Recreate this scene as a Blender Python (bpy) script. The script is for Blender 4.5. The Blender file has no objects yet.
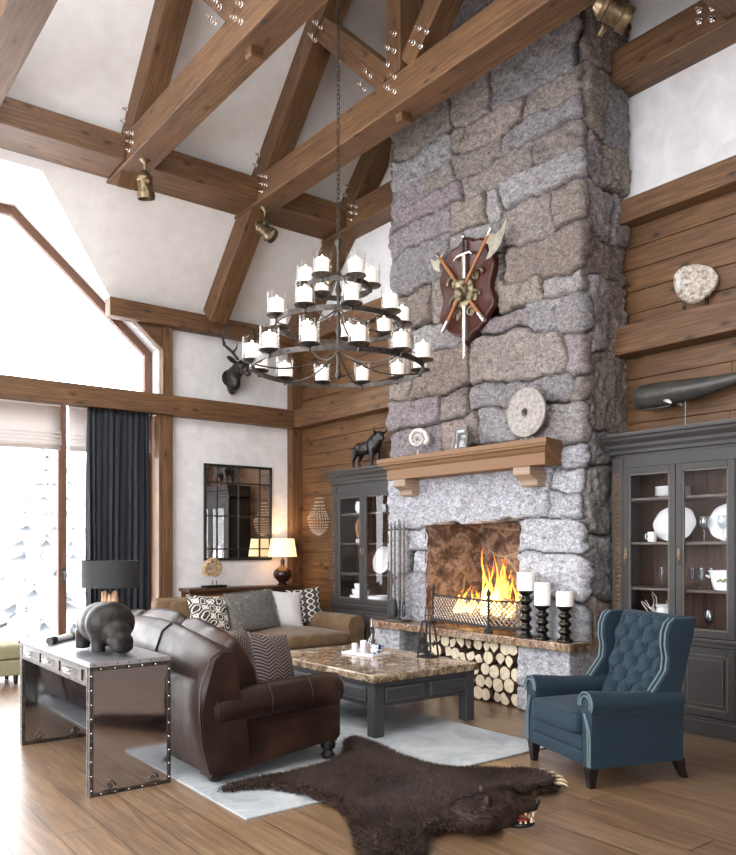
import bpy, bmesh, math, random
import numpy as np
from mathutils import Vector, Matrix, noise
R = random.Random(7)
PI = math.pi
S = bpy.context.scene
COL = S.collection
sin, cos, rad = math.sin, math.cos, math.radians

# ------------------------------------------------------------------ helpers
def lin(c):
    c = c / 255.0
    return c / 12.92 if c <= 0.04045 else ((c + 0.055) / 1.055) ** 2.4
def rgb(r, g, b): return (lin(r), lin(g), lin(b), 1)
def Rz(a): return Matrix.Rotation(a, 4, 'Z')
def Rx(a): return Matrix.Rotation(a, 4, 'X')
def Ry(a): return Matrix.Rotation(a, 4, 'Y')
def T(x, y, z): return Matrix.Translation((x, y, z))

class MB:
    def __init__(s): s.v = []; s.f = []; s.uv = []
    def add(s, vs, fs, uvs=None, M=None):
        b = len(s.v)
        for p in vs:
            p = Vector(p)
            s.v.append(M @ p if M is not None else p)
        for i, f in enumerate(fs):
            s.f.append(tuple(b + k for k in f))
            s.uv.append(uvs[i] if uvs else None)
        return s
    def box(s, c, d, M=None):
        hx, hy, hz = d[0] / 2, d[1] / 2, d[2] / 2
        vs = [(c[0] + x * hx, c[1] + y * hy, c[2] + z * hz) for x in (-1, 1) for y in (-1, 1) for z in (-1, 1)]
        fs = [(0, 1, 3, 2), (4, 6, 7, 5), (0, 4, 5, 1), (2, 3, 7, 6), (0, 2, 6, 4), (1, 5, 7, 3)]
        ax = max(range(3), key=lambda i: d[i])
        o1, o2 = [i for i in range(3) if i != ax]
        ou, ov = R.random() * 50, R.random() * 50
        uvs = []
        for f in fs:
            q = []
            n = [len(set(round(vs[k][i], 6) for k in f)) for i in range(3)]
            flat = min(range(3), key=lambda i: n[i])
            for k in f:
                p = vs[k]
                if flat == ax: q.append((ou + p[o1], ov + p[o2] + 7))
                elif flat == o1: q.append((ou + p[ax], ov + p[o2]))
                else: q.append((ou + p[ax], ov + 3 + p[o1]))
            uvs.append(q)
        return s.add(vs, fs, uvs, M)
    def b2(s, x0, x1, y0, y1, z0, z1, M=None):
        return s.box(((x0 + x1) / 2, (y0 + y1) / 2, (z0 + z1) / 2), (abs(x1 - x0), abs(y1 - y0), abs(z1 - z0)), M)
    def beam(s, p0, p1, w, h, up=(0, 0, 1)):
        p0, p1 = Vector(p0), Vector(p1)
        z = (p1 - p0); L = z.length; z.normalize()
        u = Vector(up); x = u.cross(z).normalized(); y = z.cross(x).normalized()
        M = Matrix((x, y, z)).transposed().to_4x4(); M.translation = (p0 + p1) / 2
        return s.box((0, 0, 0), (w, h, L), M)
    def lathe(s, prof, c=(0, 0, 0), n=24, M=None, a0=0, a1=2 * PI):
        full = abs(a1 - a0 - 2 * PI) < 1e-6
        m = n if full else n + 1
        vs = []; fs = []
        for (r, z) in prof:
            for i in range(m):
                a = a0 + (a1 - a0) * i / n
                vs.append((c[0] + r * cos(a), c[1] + r * sin(a), c[2] + z))
        for j in range(len(prof) - 1):
            for i in range(n):
                i2 = (i + 1) % m
                fs.append((j * m + i, j * m + i2, (j + 1) * m + i2, (j + 1) * m + i))
        if full:
            if prof[0][0] > 1e-4: fs.append(tuple(range(m - 1, -1, -1)))
            if prof[-1][0] > 1e-4: fs.append(tuple((len(prof) - 1) * m + i for i in range(m)))
        return s.add(vs, fs, None, M)
    def tube(s, pts, r, n=8, closed=False, M=None):
        pts = [Vector(p) for p in pts]; N = len(pts)
        rr = r if isinstance(r, (list, tuple)) else [r] * N
        vs = []; fs = []; ref = None
        for i, p in enumerate(pts):
            a = pts[(i - 1) % N] if (closed or i > 0) else p
            b = pts[(i + 1) % N] if (closed or i < N - 1) else p
            t = (b - a)
            t = t.normalized() if t.length > 1e-9 else Vector((0, 0, 1))
            if ref is None:
                ref = Vector((0, 0, 1)) if abs(t.z) < 0.9 else Vector((1, 0, 0))
            x = (ref - t * ref.dot(t))
            if x.length < 1e-5: x = t.orthogonal()
            x.normalize(); y = t.cross(x); ref = x
            for k in range(n):
                an = 2 * PI * k / n
                vs.append(p + x * (rr[i] * cos(an)) + y * (rr[i] * sin(an)))
        for i in range(N if closed else N - 1):
            j = (i + 1) % N
            for k in range(n):
                k2 = (k + 1) % n
                fs.append((i * n + k, i * n + k2, j * n + k2, j * n + k))
        if not closed:
            fs.append(tuple(range(n - 1, -1, -1))); fs.append(tuple((N - 1) * n + k for k in range(n)))
        return s.add(vs, fs, None, M)
    def ball(s, c, r, M=None, nu=16, nv=10):
        rx, ry, rz = r if isinstance(r, (tuple, list)) else (r, r, r)
        vs = [(c[0], c[1], c[2] - rz)]; fs = []
        for j in range(1, nv):
            ph = -PI / 2 + PI * j / nv
            for i in range(nu):
                a = 2 * PI * i / nu
                vs.append((c[0] + rx * cos(ph) * cos(a), c[1] + ry * cos(ph) * sin(a), c[2] + rz * sin(ph)))
        vs.append((c[0], c[1], c[2] + rz)); top = len(vs) - 1
        for i in range(nu): fs.append((0, 1 + (i + 1) % nu, 1 + i))
        for j in range(nv - 2):
            for i in range(nu):
                a = 1 + j * nu; b = a + nu; i2 = (i + 1) % nu
                fs.append((a + i, a + i2, b + i2, b + i))
        a = 1 + (nv - 2) * nu
        for i in range(nu): fs.append((a + i, a + (i + 1) % nu, top))
        return s.add(vs, fs, None, M)
    def prism(s, poly, d0, d1, M=None):
        """poly in local x,y; extruded along local z"""
        n = len(poly)
        vs = [(p[0], p[1], d0) for p in poly] + [(p[0], p[1], d1) for p in poly]
        fs = [tuple(range(n - 1, -1, -1)), tuple(range(n, 2 * n))]
        for i in range(n):
            j = (i + 1) % n
            fs.append((i, j, n + j, n + i))
        ou, ov = R.random() * 50, R.random() * 50
        uvs = [[(ou + vs[k][0], ov + vs[k][1]) for k in f] for f in fs[:2]]
        for i in range(n):
            uvs.append([(ou + vs[k][2], ov + (vs[k][0] + vs[k][1])) for k in fs[2 + i]])
        return s.add(vs, fs, uvs, M)
    def loft(s, rings, cap=True, M=None, closed=True):
        n = len(rings[0]); vs = [p for r in rings for p in r]; fs = []
        for j in range(len(rings) - 1):
            for i in range(n if closed else n - 1):
                i2 = (i + 1) % n
                fs.append((j * n + i, j * n + i2, (j + 1) * n + i2, (j + 1) * n + i))
        if cap and closed:
            fs.append(tuple(range(n - 1, -1, -1))); fs.append(tuple((len(rings) - 1) * n + i for i in range(n)))
        return s.add(vs, fs, None, M)
    def grid(s, fn, nu, nv, M=None, uvs=True, wrap=False):
        vs = []; fs = []; uv = []
        for j in range(nv + 1):
            for i in range(nu + 1): vs.append(fn(i / nu, j / nv))
        w = nu + 1
        for j in range(nv):
            for i in range(nu):
                fs.append((j * w + i, j * w + i + 1, (j + 1) * w + i + 1, (j + 1) * w + i))
                uv.append([(i / nu, j / nv), ((i + 1) / nu, j / nv), ((i + 1) / nu, (j + 1) / nv), (i / nu, (j + 1) / nv)])
        return s.add(vs, fs, uv if uvs else None, M)
    def build(s, name, mat, parent=None, smooth=40, bevel=0, seg=2, sub=0, remesh=0, sm=0, solid=0, disp=0):
        me = bpy.data.meshes.new(name)
        me.from_pydata([tuple(v) for v in s.v], [], s.f)
        if any(u is not None for u in s.uv):
            l = me.uv_layers.new(name='UVMap')
            flat = []
            for f, u in zip(s.f, s.uv):
                flat.extend(u if u is not None else [(s.v[k].x, s.v[k].y + s.v[k].z) for k in f])
            l.data.foreach_set('uv', [c for q in flat for c in q])
        me.materials.append(mat)
        bm = bmesh.new(); bm.from_mesh(me); bmesh.ops.recalc_face_normals(bm, faces=bm.faces); bm.to_mesh(me); bm.free()
        if smooth:
            me.polygons.foreach_set('use_smooth', [True] * len(me.polygons))
            if smooth < 180: me.set_sharp_from_angle(angle=rad(smooth))
        o = bpy.data.objects.new(name, me); COL.objects.link(o)
        if parent is not None: o.parent = parent
        if solid:
            m = o.modifiers.new('s', 'SOLIDIFY'); m.thickness = solid; m.offset = 0
        if remesh:
            m = o.modifiers.new('r', 'REMESH'); m.mode = 'VOXEL'; m.voxel_size = remesh; m.use_smooth_shade = True
            m = o.modifiers.new('k', 'SMOOTH'); m.factor = 0.5; m.iterations = sm or 6
        if bevel:
            m = o.modifiers.new('b', 'BEVEL'); m.width = bevel; m.segments = seg; m.limit_method = 'ANGLE'; m.angle_limit = rad(40); m.harden_normals = False
        if sub:
            m = o.modifiers.new('u', 'SUBSURF'); m.levels = sub; m.render_levels = sub
        if disp:
            tx = bpy.data.textures.new(name + '_t', 'CLOUDS'); tx.noise_scale = disp[1]
            m = o.modifiers.new('d', 'DISPLACE'); m.texture = tx; m.strength = disp[0]; m.mid_level = 0.5
        return o

def tag(o, label, cat, group=None):
    o['label'] = label; o['category'] = cat
    if group: o['group'] = group
    return o
def thing(name, label, cat, loc=(0, 0, 0), rz=0, group=None):
    o = bpy.data.objects.new(name, None); COL.objects.link(o)
    o.empty_display_size = 0.1
    o.location = loc; o.rotation_euler = (0, 0, rz)
    return tag(o, label, cat, group)
def struct(o, label=None):
    o['kind'] = 'structure'
    if label: o['label'] = label
    return o
def dup(root, loc=None, rz=None, label=None, group=None, scale=None):
    r = root.copy(); COL.objects.link(r)
    if loc is not None: r.location = loc
    if rz is not None: r.rotation_euler = (0, 0, rz)
    if scale is not None: r.scale = scale
    if label: r['label'] = label
    if group: r['group'] = group
    for ch in list(root.children):
        c = ch.copy(); COL.objects.link(c); c.parent = r
        for g in list(ch.children):
            d = g.copy(); COL.objects.link(d); d.parent = c
    return r
def dpart(part, parent, M):
    c = part.copy(); COL.objects.link(c); c.parent = parent; c.matrix_local = M
    for g in list(part.children):
        d = g.copy(); COL.objects.link(d); d.parent = c
    return c

# ------------------------------------------------------------------ materials
def mat(name, base=(0.5, 0.5, 0.5, 1), rough=0.6, metal=0.0, spec=0.5):
    m = bpy.data.materials.new(name); m.use_nodes = True
    nt = m.node_tree; b = nt.nodes['Principled BSDF']
    b.inputs['Base Color'].default_value = base; b.inputs['Roughness'].default_value = rough
    b.inputs['Metallic'].default_value = metal; b.inputs['Specular IOR Level'].default_value = spec
    return m
def N(m, t, **kw):
    n = m.node_tree.nodes.new(t)
    for k, v in kw.items():
        if k in n.inputs: n.inputs[k].default_value = v
        else: setattr(n, k, v)
    return n
def L(m, a, b): m.node_tree.links.new(a, b)
def ramp(m, fac, stops, interp='LINEAR'):
    r = N(m, 'ShaderNodeValToRGB'); r.color_ramp.interpolation = interp
    el = r.color_ramp.elements
    while len(el) < len(stops): el.new(0.5)
    for e, (p, c) in zip(el, stops): e.position = p; e.color = c
    L(m, fac, r.inputs['Fac']); return r.outputs['Color']
def coord(m, kind='Object', scale=(1, 1, 1), rot=(0, 0, 0)):
    t = N(m, 'ShaderNodeTexCoord'); mp = N(m, 'ShaderNodeMapping')
    mp.inputs['Scale'].default_value = scale; mp.inputs['Rotation'].default_value = rot
    L(m, t.outputs[kind], mp.inputs['Vector']); return mp.outputs['Vector']
def noisef(m, vec, scale=5, detail=4, rough=0.5, dist=0):
    n = N(m, 'ShaderNodeTexNoise'); n.inputs['Scale'].default_value = scale; n.inputs['Detail'].default_value = detail
    n.inputs['Roughness'].default_value = rough; n.inputs['Distortion'].default_value = dist
    L(m, vec, n.inputs['Vector']); return n.outputs['Fac']
def mix(m, fac, a, b, mode='MIX'):
    n = N(m, 'ShaderNodeMix'); n.data_type = 'RGBA'; n.blend_type = mode
    for k, v in ((0, fac), (6, a), (7, b)):
        if isinstance(v, (int, float, tuple)): n.inputs[k].default_value = v
        else: L(m, v, n.inputs[k])
    return n.outputs[2]
def math_(m, op, a, b=0.0, c=0.0):
    n = N(m, 'ShaderNodeMath'); n.operation = op
    for k, v in enumerate((a, b, c)):
        if isinstance(v, (int, float)): n.inputs[k].default_value = v
        else: L(m, v, n.inputs[k])
    return n.outputs[0]
def bump(m, h, strength=0.3, dist=0.01):
    b = N(m, 'ShaderNodeBump'); b.inputs['Strength'].default_value = strength; b.inputs['Distance'].default_value = dist
    L(m, h, b.inputs['Height']); P(m, 'Normal', b.outputs['Normal'])
def P(m, inp, out): L(m, out, m.node_tree.nodes['Principled BSDF'].inputs[inp])

def wood(name, dark, mid, light, rough=0.55, knots=0.5, sc=(0.9, 14, 14), spec=0.4):
    m = mat(name, mid, rough, 0, spec)
    v = coord(m, 'UV', sc)
    g = noisef(m, v, 2.2, 6, 0.65, 1.2)
    c = ramp(m, g, [(0.25, dark), (0.5, mid), (0.78, light)])
    v2 = coord(m, 'UV', (0.8, 1.3, 1)); big = noisef(m, v2, 1.6, 2)
    c = mix(m, ramp(m, big, [(0.3, (0, 0, 0, 1)), (0.7, (0.45, 0.45, 0.45, 1))]), c, dark, 'MIX')
    if knots:
        vk = coord(m, 'UV', (1.5, 3.6, 1))
        vo = N(m, 'ShaderNodeTexVoronoi'); vo.voronoi_dimensions = '2D'; vo.inputs['Scale'].default_value = 1.0; L(m, vk, vo.inputs['Vector'])
        k = ramp(m, vo.outputs['Distance'], [(0.025, (knots, knots, knots, 1)), (0.055, (knots * .6,) * 3 + (1,)), (0.12, (0, 0, 0, 1))])
        c = mix(m, k, c, (dark[0] * .35, dark[1] * .3, dark[2] * .3, 1))
    ln_ = ramp(m, noisef(m, coord(m, 'UV', (.5, 34, 34)), 2.0, 3, .6, .6), [(.36, (.55,) * 3 + (1,)), (.5, (0, 0, 0, 1))])
    c = mix(m, ln_, c, (dark[0] * .8, dark[1] * .75, dark[2] * .7, 1))
    P(m, 'Base Color', c); bump(m, g, 0.25, 0.006); return m

def speckle(name, a, b, scale=60, rough=0.8, bumpd=0.003, c3=None, metal=0, kind='Object'):
    m = mat(name, a, rough, metal); v = coord(m, kind)
    n = noisef(m, v, scale, 4, 0.7)
    st = [(0.35, a), (0.65, b)] if not c3 else [(0.3, a), (0.5, b), (0.7, c3)]
    P(m, 'Base Color', ramp(m, n, st)); bump(m, n, 0.4, bumpd); return m

def glassm(name, tint=(1, 1, 1, 1), ior=1.45, rough=0.0):
    m = bpy.data.materials.new(name); m.use_nodes = True; nt = m.node_tree; nt.nodes.clear()
    o = nt.nodes.new('ShaderNodeOutputMaterial'); t = nt.nodes.new('ShaderNodeBsdfTransparent'); g = nt.nodes.new('ShaderNodeBsdfGlossy')
    t.inputs[0].default_value = tint; g.inputs['Roughness'].default_value = rough
    fr = nt.nodes.new('ShaderNodeFresnel'); fr.inputs['IOR'].default_value = ior
    mx = nt.nodes.new('ShaderNodeMixShader')
    geo = nt.nodes.new('ShaderNodeNewGeometry'); k1 = nt.nodes.new('ShaderNodeMath'); k1.operation = 'SUBTRACT'; k1.inputs[0].default_value = 1; nt.links.new(geo.outputs['Backfacing'], k1.inputs[1]); k2 = nt.nodes.new('ShaderNodeMath'); k2.operation = 'MULTIPLY'; nt.links.new(fr.outputs[0], k2.inputs[0]); nt.links.new(k1.outputs[0], k2.inputs[1]); nt.links.new(k2.outputs[0], mx.inputs[0]); nt.links.new(t.outputs[0], mx.inputs[1]); nt.links.new(g.outputs[0], mx.inputs[2]); nt.links.new(mx.outputs[0], o.inputs[0])
    return m
def emis(name, c, s):
    m = mat(name, c, 0.6); b = m.node_tree.nodes['Principled BSDF']
    b.inputs['Emission Color'].default_value = c; b.inputs['Emission Strength'].default_value = s; return m

M = {}
M['beam'] = wood('beam_wood', rgb(66, 45, 28), rgb(112, 80, 52), rgb(146, 110, 76), 0.55, 0.85)
M['clad'] = wood('cladding_wood', rgb(66, 44, 27), rgb(112, 79, 49), rgb(144, 106, 68), 0.5, 0.95, (0.8, 12, 12))
M['mantelwood'] = wood('mantel_wood', rgb(92, 64, 40), rgb(142, 106, 72), rgb(170, 132, 94), 0.6, 0.7)
M['corbel'] = wood('corbel_wood', rgb(128, 108, 92), rgb(160, 138, 118), rgb(182, 160, 140), 0.6, 0.2)
M['dkwood'] = wood('dark_wood', rgb(52, 34, 24), rgb(82, 54, 36), rgb(104, 72, 50), 0.4, 0.1)
M['plaque'] = wood('plaque_wood', rgb(48, 22, 16), rgb(78, 36, 26), rgb(96, 48, 34), 0.35, 0.0)
M['haft'] = wood('haft_wood', rgb(130, 80, 48), rgb(176, 118, 76), rgb(198, 140, 94), 0.5, 0.0)
M['cabback'] = wood('cabinet_back_wood', rgb(56, 36, 26), rgb(86, 58, 42), rgb(108, 76, 56), 0.6, 0.1)
m = M['plaster'] = mat('white_plaster', rgb(226, 224, 222), 0.85, 0, 0.2)
n = noisef(m, coord(m), 6, 5, 0.6); P(m, 'Base Color', ramp(m, n, [(0.3, rgb(222, 219, 216)), (0.7, rgb(232, 230, 228))])); bump(m, n, 0.15, 0.01)
m = M['wallplaster'] = mat('grey_white_plaster', rgb(222, 220, 220), 0.85, 0, 0.2)
n = noisef(m, coord(m), 4, 6, 0.65, 0.6); P(m, 'Base Color', ramp(m, n, [(0.3, rgb(208, 206, 206)), (0.65, rgb(228, 227, 227))])); bump(m, n, 0.35, 0.012)
# painted cabinet grey with worn edges
def paint(name, c, worn, rough=0.55):
    m = mat(name, c, rough); n = noisef(m, coord(m, 'Object', (3, 3, 12)), 9, 6, 0.7)
    P(m, 'Base Color', ramp(m, n, [(0.0, c), (0.62, (c[0] * 1.15, c[1] * 1.15, c[2] * 1.15, 1)), (0.70, worn)])); bump(m, n, 0.1, 0.003); return m
M['cab'] = paint('charcoal_paint', rgb(42, 40, 39), rgb(84, 78, 73))
M['tablepaint'] = paint('blue_black_paint', rgb(54, 54, 58), rgb(84, 82, 82))
M['iron'] = speckle('black_iron', rgb(26, 25, 26), rgb(48, 46, 45), 40, 0.5, 0.002, metal=0.4)
M['bronze'] = speckle('dark_bronze', rgb(36, 34, 34), rgb(62, 58, 56), 14, 0.38, 0.002, metal=0.5)
M['hippo'] = speckle('dark_patina', rgb(24, 21, 20), rgb(40, 35, 33), 8, 0.42, 0.001)
M['hippo'].node_tree.nodes['Principled BSDF'].inputs['Specular IOR Level'].default_value = .22
M['antbrass'] = speckle('aged_brass', rgb(92, 76, 56), rgb(138, 120, 94), 18, 0.35, 0.001, metal=0.85)
M['brass'] = mat('pale_brass', rgb(206, 186, 140), 0.25, 1)
M['chrome'] = mat('bolt_steel', rgb(235, 230, 225), 0.12, 1)
M['steel'] = speckle('silver_steel', rgb(196, 192, 186), rgb(232, 228, 222), 12, 0.25, 0.001, metal=1)
M['mirror'] = mat('mirror_silver', rgb(226, 226, 228), 0.015, 1)
M['consolemirror'] = mat('polished_steel_sheet', rgb(178, 176, 178), 0.07, 1)
M['trimsteel'] = speckle('dark_riveted_steel', rgb(58, 54, 52), rgb(104, 98, 94), 20, 0.35, 0.001, metal=0.8)
M['consoletop'] = mat('satin_steel_sheet', rgb(190, 190, 196), 0.3, 0.85)
M['glass'] = glassm('clear_glass')
M['pane'] = glassm('window_glass')
M['candle'] = mat('white_wax', rgb(244, 240, 234), 0.5)
M['candle'].node_tree.nodes['Principled BSDF'].inputs['Subsurface Weight'].default_value = 0.0
M['litcandle'] = emis('lit_wax', (1.0, 0.93, 0.85, 1), 0.20)
M['flame'] = emis('candle_flame', (1.0, 0.82, 0.55, 1), 25)
M['white'] = mat('white_porcelain', rgb(238, 238, 240), 0.2)
M['whitefab'] = speckle('white_linen', rgb(222, 220, 218), rgb(238, 236, 234), 160, 0.9, 0.002)
m = M['blind'] = mat('blind_linen', rgb(216, 208, 204), 0.9, 0, 0.1)
b_ = m.node_tree.nodes['Principled BSDF']; tr = N(m, 'ShaderNodeBsdfTranslucent'); tr.inputs[0].default_value = rgb(240, 234, 230)
mx = N(m, 'ShaderNodeMixShader'); mx.inputs[0].default_value = 0.12; L(m, b_.outputs[0], mx.inputs[1]); L(m, tr.outputs[0], mx.inputs[2]); L(m, mx.outputs[0], m.node_tree.nodes['Material Output'].inputs[0])
M['darkfoot'] = mat('black_wood', rgb(24, 20, 20), 0.35)
# leather
m = M['leather'] = mat('brown_leather', rgb(52, 30, 24), 0.3, 0, 0.45)
v = coord(m); n = noisef(m, v, 3.5, 5, 0.6); P(m, 'Base Color', ramp(m, n, [(0.3, rgb(27, 15, 11)), (0.55, rgb(41, 24, 18)), (0.75, rgb(68, 42, 32))]))
n2 = noisef(m, v, 9, 2, 0.5, 0.2); bump(m, n2, 0.14, 0.008); P(m, 'Roughness', ramp(m, n2, [(0.3, (0.30,) * 3 + (1,)), (0.7, (0.44,) * 3 + (1,))]))
# blue fabric
m = M['blue'] = mat('teal_blue_fabric', rgb(30, 52, 66), 0.75, 0, 0.3)
b_ = m.node_tree.nodes['Principled BSDF']; b_.inputs['Sheen Weight'].default_value = 0.05
n = noisef(m, coord(m), 220, 2); P(m, 'Base Color', ramp(m, n, [(0.3, rgb(22, 39, 50)), (0.7, rgb(32, 52, 66))])); bump(m, n, 0.15, 0.001)
M['bluetrim'] = mat('pale_blue_trim', rgb(88, 106, 112), 0.6)
# sofa fabric olive brown velvet
m = M['olive'] = mat('olive_velvet', rgb(112, 94, 64), 0.8, 0, 0.3)
m.node_tree.nodes['Principled BSDF'].inputs['Sheen Weight'].default_value = 0.2
n = noisef(m, coord(m), 7, 5, 0.6); P(m, 'Base Color', ramp(m, n, [(0.3, rgb(92, 70, 48)), (0.7, rgb(126, 100, 72))])); bump(m, n, 0.3, 0.02)
# curtain
m = M['curtain'] = mat('navy_curtain', rgb(46, 52, 64), 0.7)
n = noisef(m, coord(m, 'Object', (8, 8, 0.6)), 6, 4); P(m, 'Base Color', ramp(m, n, [(0.3, rgb(16, 19, 24)), (0.7, rgb(34, 39, 47))]))
# marble
def marble(name, cols, sc=5, rough=0.12):
    m = mat(name, cols[1], rough, 0, 0.5); v = coord(m)
    n1 = noisef(m, v, sc, 8, 0.65, 2.2); c = ramp(m, n1, [(0.32, cols[0]), (0.46, cols[1]), (0.56, cols[2]), (0.66, cols[3])])
    vo = N(m, 'ShaderNodeTexVoronoi'); vo.inputs['Scale'].default_value = sc * 2.6; vo.feature = 'DISTANCE_TO_EDGE'
    wv = N(m, 'ShaderNodeMix'); wv.data_type = 'VECTOR'; wv.inputs[0].default_value = 0.12; L(m, v, wv.inputs[4])
    nn = N(m, 'ShaderNodeTexNoise'); nn.inputs['Scale'].default_value = 6; L(m, v, nn.inputs['Vector']); L(m, nn.outputs['Color'], wv.inputs[5]); L(m, wv.outputs[1], vo.inputs['Vector'])
    e = ramp(m, vo.outputs['Distance'], [(0.0, (0.55,) * 3 + (1,)), (0.06, (0, 0, 0, 1))])
    P(m, 'Base Color', mix(m, e, c, cols[3])); return m
M['marble'] = marble('brown_emperador_marble', [rgb(70, 54, 40), rgb(116, 94, 72), rgb(158, 136, 110), rgb(206, 192, 170)], 4)
M['slabstone'] = marble('brown_granite', [rgb(46, 34, 28), rgb(98, 72, 54), rgb(140, 112, 88), rgb(176, 156, 132)], 9, 0.2)
M['cabedge'] = paint('worn_paint_edge', rgb(80, 76, 72), rgb(150, 142, 132))
M['tableedge'] = paint('worn_table_edge', rgb(84, 82, 82), rgb(130, 124, 118))
# rug
m = M['rug'] = mat('pale_blue_grey_wool', rgb(168, 174, 178), 0.95, 0, 0.1)
n = noisef(m, coord(m), 2.2, 7, 0.7, 0.8); P(m, 'Base Color', ramp(m, n, [(0.35, rgb(150, 156, 160)), (0.6, rgb(186, 189, 190))])); bump(m, noisef(m, coord(m), 160, 2), 0.4, 0.004)
# fur
M['bearskin'] = speckle('bear_hide', rgb(40, 26, 20), rgb(66, 44, 34), 30, 0.9, 0.01)
m = M['bearfur'] = mat('bear_fur', rgb(58, 38, 30), 0.6, 0, 0.4)
gi = N(m, 'ShaderNodeNewGeometry'); n = math_(m, 'MULTIPLY_ADD', gi.outputs['Random Per Island'], .45, math_(m, 'MULTIPLY', noisef(m, coord(m), 8, 4, 0.7), .6)); P(m, 'Base Color', ramp(m, n, [(0.32, rgb(24, 14, 11)), (0.62, rgb(44, 28, 21)), (0.85, rgb(92, 68, 54))]))
m = M['greyfur'] = mat('grey_fur', rgb(150, 146, 140), 0.9, 0, 0.2)
n = noisef(m, coord(m), 38, 5, 0.75); P(m, 'Base Color', ramp(m, n, [(0.3, rgb(104, 102, 98)), (0.7, rgb(182, 178, 172))])); bump(m, n, 0.8, 0.02)
# loop pattern cushion
m = M['loops'] = mat('dark_loop_print', rgb(60, 56, 50), 0.85)
v = coord(m, 'UV'); sp = N(m, 'ShaderNodeSeparateXYZ'); L(m, v, sp.inputs[0])
nz = math_(m, 'MULTIPLY', noisef(m, v, 3.0, 1), 5.0)
a_ = math_(m, 'SINE', math_(m, 'ADD', math_(m, 'MULTIPLY', sp.outputs[0], 17.0), nz)); b2_ = math_(m, 'SINE', math_(m, 'ADD', math_(m, 'MULTIPLY', sp.outputs[1], 15.0), nz))
f1 = math_(m, 'ABSOLUTE', math_(m, 'ADD', a_, b2_)); f2 = math_(m, 'ABSOLUTE', math_(m, 'SUBTRACT', math_(m, 'ABSOLUTE', math_(m, 'MULTIPLY', a_, b2_)), 0.45))
k = math_(m, 'MINIMUM', f1, math_(m, 'MULTIPLY', f2, 1.3)); P(m, 'Base Color', ramp(m, k, [(0.17, rgb(232, 228, 220)), (0.23, rgb(66, 60, 52))]))
m = M['trellis'] = mat('trellis_print', rgb(60, 56, 50), 0.85)
v = coord(m, 'UV'); sp = N(m, 'ShaderNodeSeparateXYZ'); L(m, v, sp.inputs[0])
wv_ = math_(m, 'SINE', math_(m, 'MULTIPLY', sp.outputs[1], 18.85)); xx = math_(m, 'MULTIPLY', sp.outputs[0], 9.42)
f1 = math_(m, 'ABSOLUTE', math_(m, 'SINE', math_(m, 'ADD', xx, wv_))); f2 = math_(m, 'ABSOLUTE', math_(m, 'SINE', math_(m, 'SUBTRACT', xx, wv_)))
P(m, 'Base Color', ramp(m, math_(m, 'MINIMUM', f1, f2), [(0.18, rgb(226, 222, 214)), (0.26, rgb(70, 64, 56))]))
# herringbone knit
m = M['herring'] = mat('herringbone_weave', rgb(90, 80, 80), 0.9)
v = coord(m, 'UV'); sp = N(m, 'ShaderNodeSeparateXYZ'); L(m, v, sp.inputs[0])
zz = math_(m, 'PINGPONG', math_(m, 'MULTIPLY', sp.outputs[0], 6.0), 1.0)
k = math_(m, 'FRACT', math_(m, 'ADD', math_(m, 'MULTIPLY', sp.outputs[1], 20.0), math_(m, 'MULTIPLY', zz, 1.6)))
P(m, 'Base Color', ramp(m, k, [(0.40, rgb(44, 40, 50)), (0.48, rgb(118, 104, 98)), (0.80, rgb(146, 128, 118)), (0.9, rgb(70, 58, 62))])); 
# floor
m = M['floor'] = mat('oak_floor', rgb(140, 110, 84), 0.35, 0, 0.5)
v = coord(m, 'Object', (1, 1, 1), (0, 0, PI / 2))
br = N(m, 'ShaderNodeTexBrick'); br.offset = 0.37; br.inputs['Scale'].default_value = 1.0; br.inputs['Brick Width'].default_value = 2.1; br.inputs['Row Height'].default_value = 0.24
br.inputs['Mortar Size'].default_value = 0.0035; br.inputs['Color1'].default_value = (0.15,) * 3 + (1,); br.inputs['Color2'].default_value = (0.85,) * 3 + (1,); br.inputs['Mortar'].default_value = (0, 0, 0, 1)
L(m, v, br.inputs['Vector'])
gr = noisef(m, coord(m, 'Object', (16, 0.9, 1)), 1.8, 7, 0.65, 1.0)
gr2 = noisef(m, coord(m, 'Object', (2.5, 0.8, 1)), 1.5, 3)
c = ramp(m, gr, [(0.34, rgb(78, 58, 42)), (0.5, rgb(122, 95, 70)), (0.66, rgb(158, 128, 98))])
c = mix(m, 0.35, c, ramp(m, br.outputs['Color'], [(0.1, rgb(98, 74, 54)), (0.9, rgb(158, 128, 98))]))
c = mix(m, ramp(m, gr2, [(0.4, (0, 0, 0, 1)), (0.7, (0.35,) * 3 + (1,))]), c, rgb(96, 74, 56))
c = mix(m, br.outputs['Fac'], c, rgb(54, 40, 30)); P(m, 'Base Color', c)
P(m, 'Roughness', ramp(m, gr, [(0.3, (0.40,) * 3 + (1,)), (0.7, (0.28,) * 3 + (1,))])); bf_ = m.node_tree.nodes['Principled BSDF']; bf_.inputs['Coat Weight'].default_value = .45; bf_.inputs['Coat Roughness'].default_value = .34
hh = math_(m, 'SUBTRACT', math_(m, 'MULTIPLY', gr, 0.5), br.outputs['Fac']); bump(m, hh, 0.3, 0.004)
M['bark'] = speckle('log_bark', rgb(70, 52, 40), rgb(120, 96, 76), 14, 0.9, 0.01)
M['cut'] = speckle('cut_wood', rgb(214, 196, 164), rgb(238, 226, 202), 12, 0.8, 0.002)
M['charlog'] = speckle('birch_log', rgb(90, 70, 54), rgb(206, 184, 158), 7, 0.85, 0.01)
M['snow'] = mat('snow', rgb(244, 246, 250), 0.9, 0, 0.2)
M['needles'] = speckle('snowy_needles', rgb(128, 134, 134), rgb(206, 209, 211), 6, 0.9, 0.01)
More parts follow.
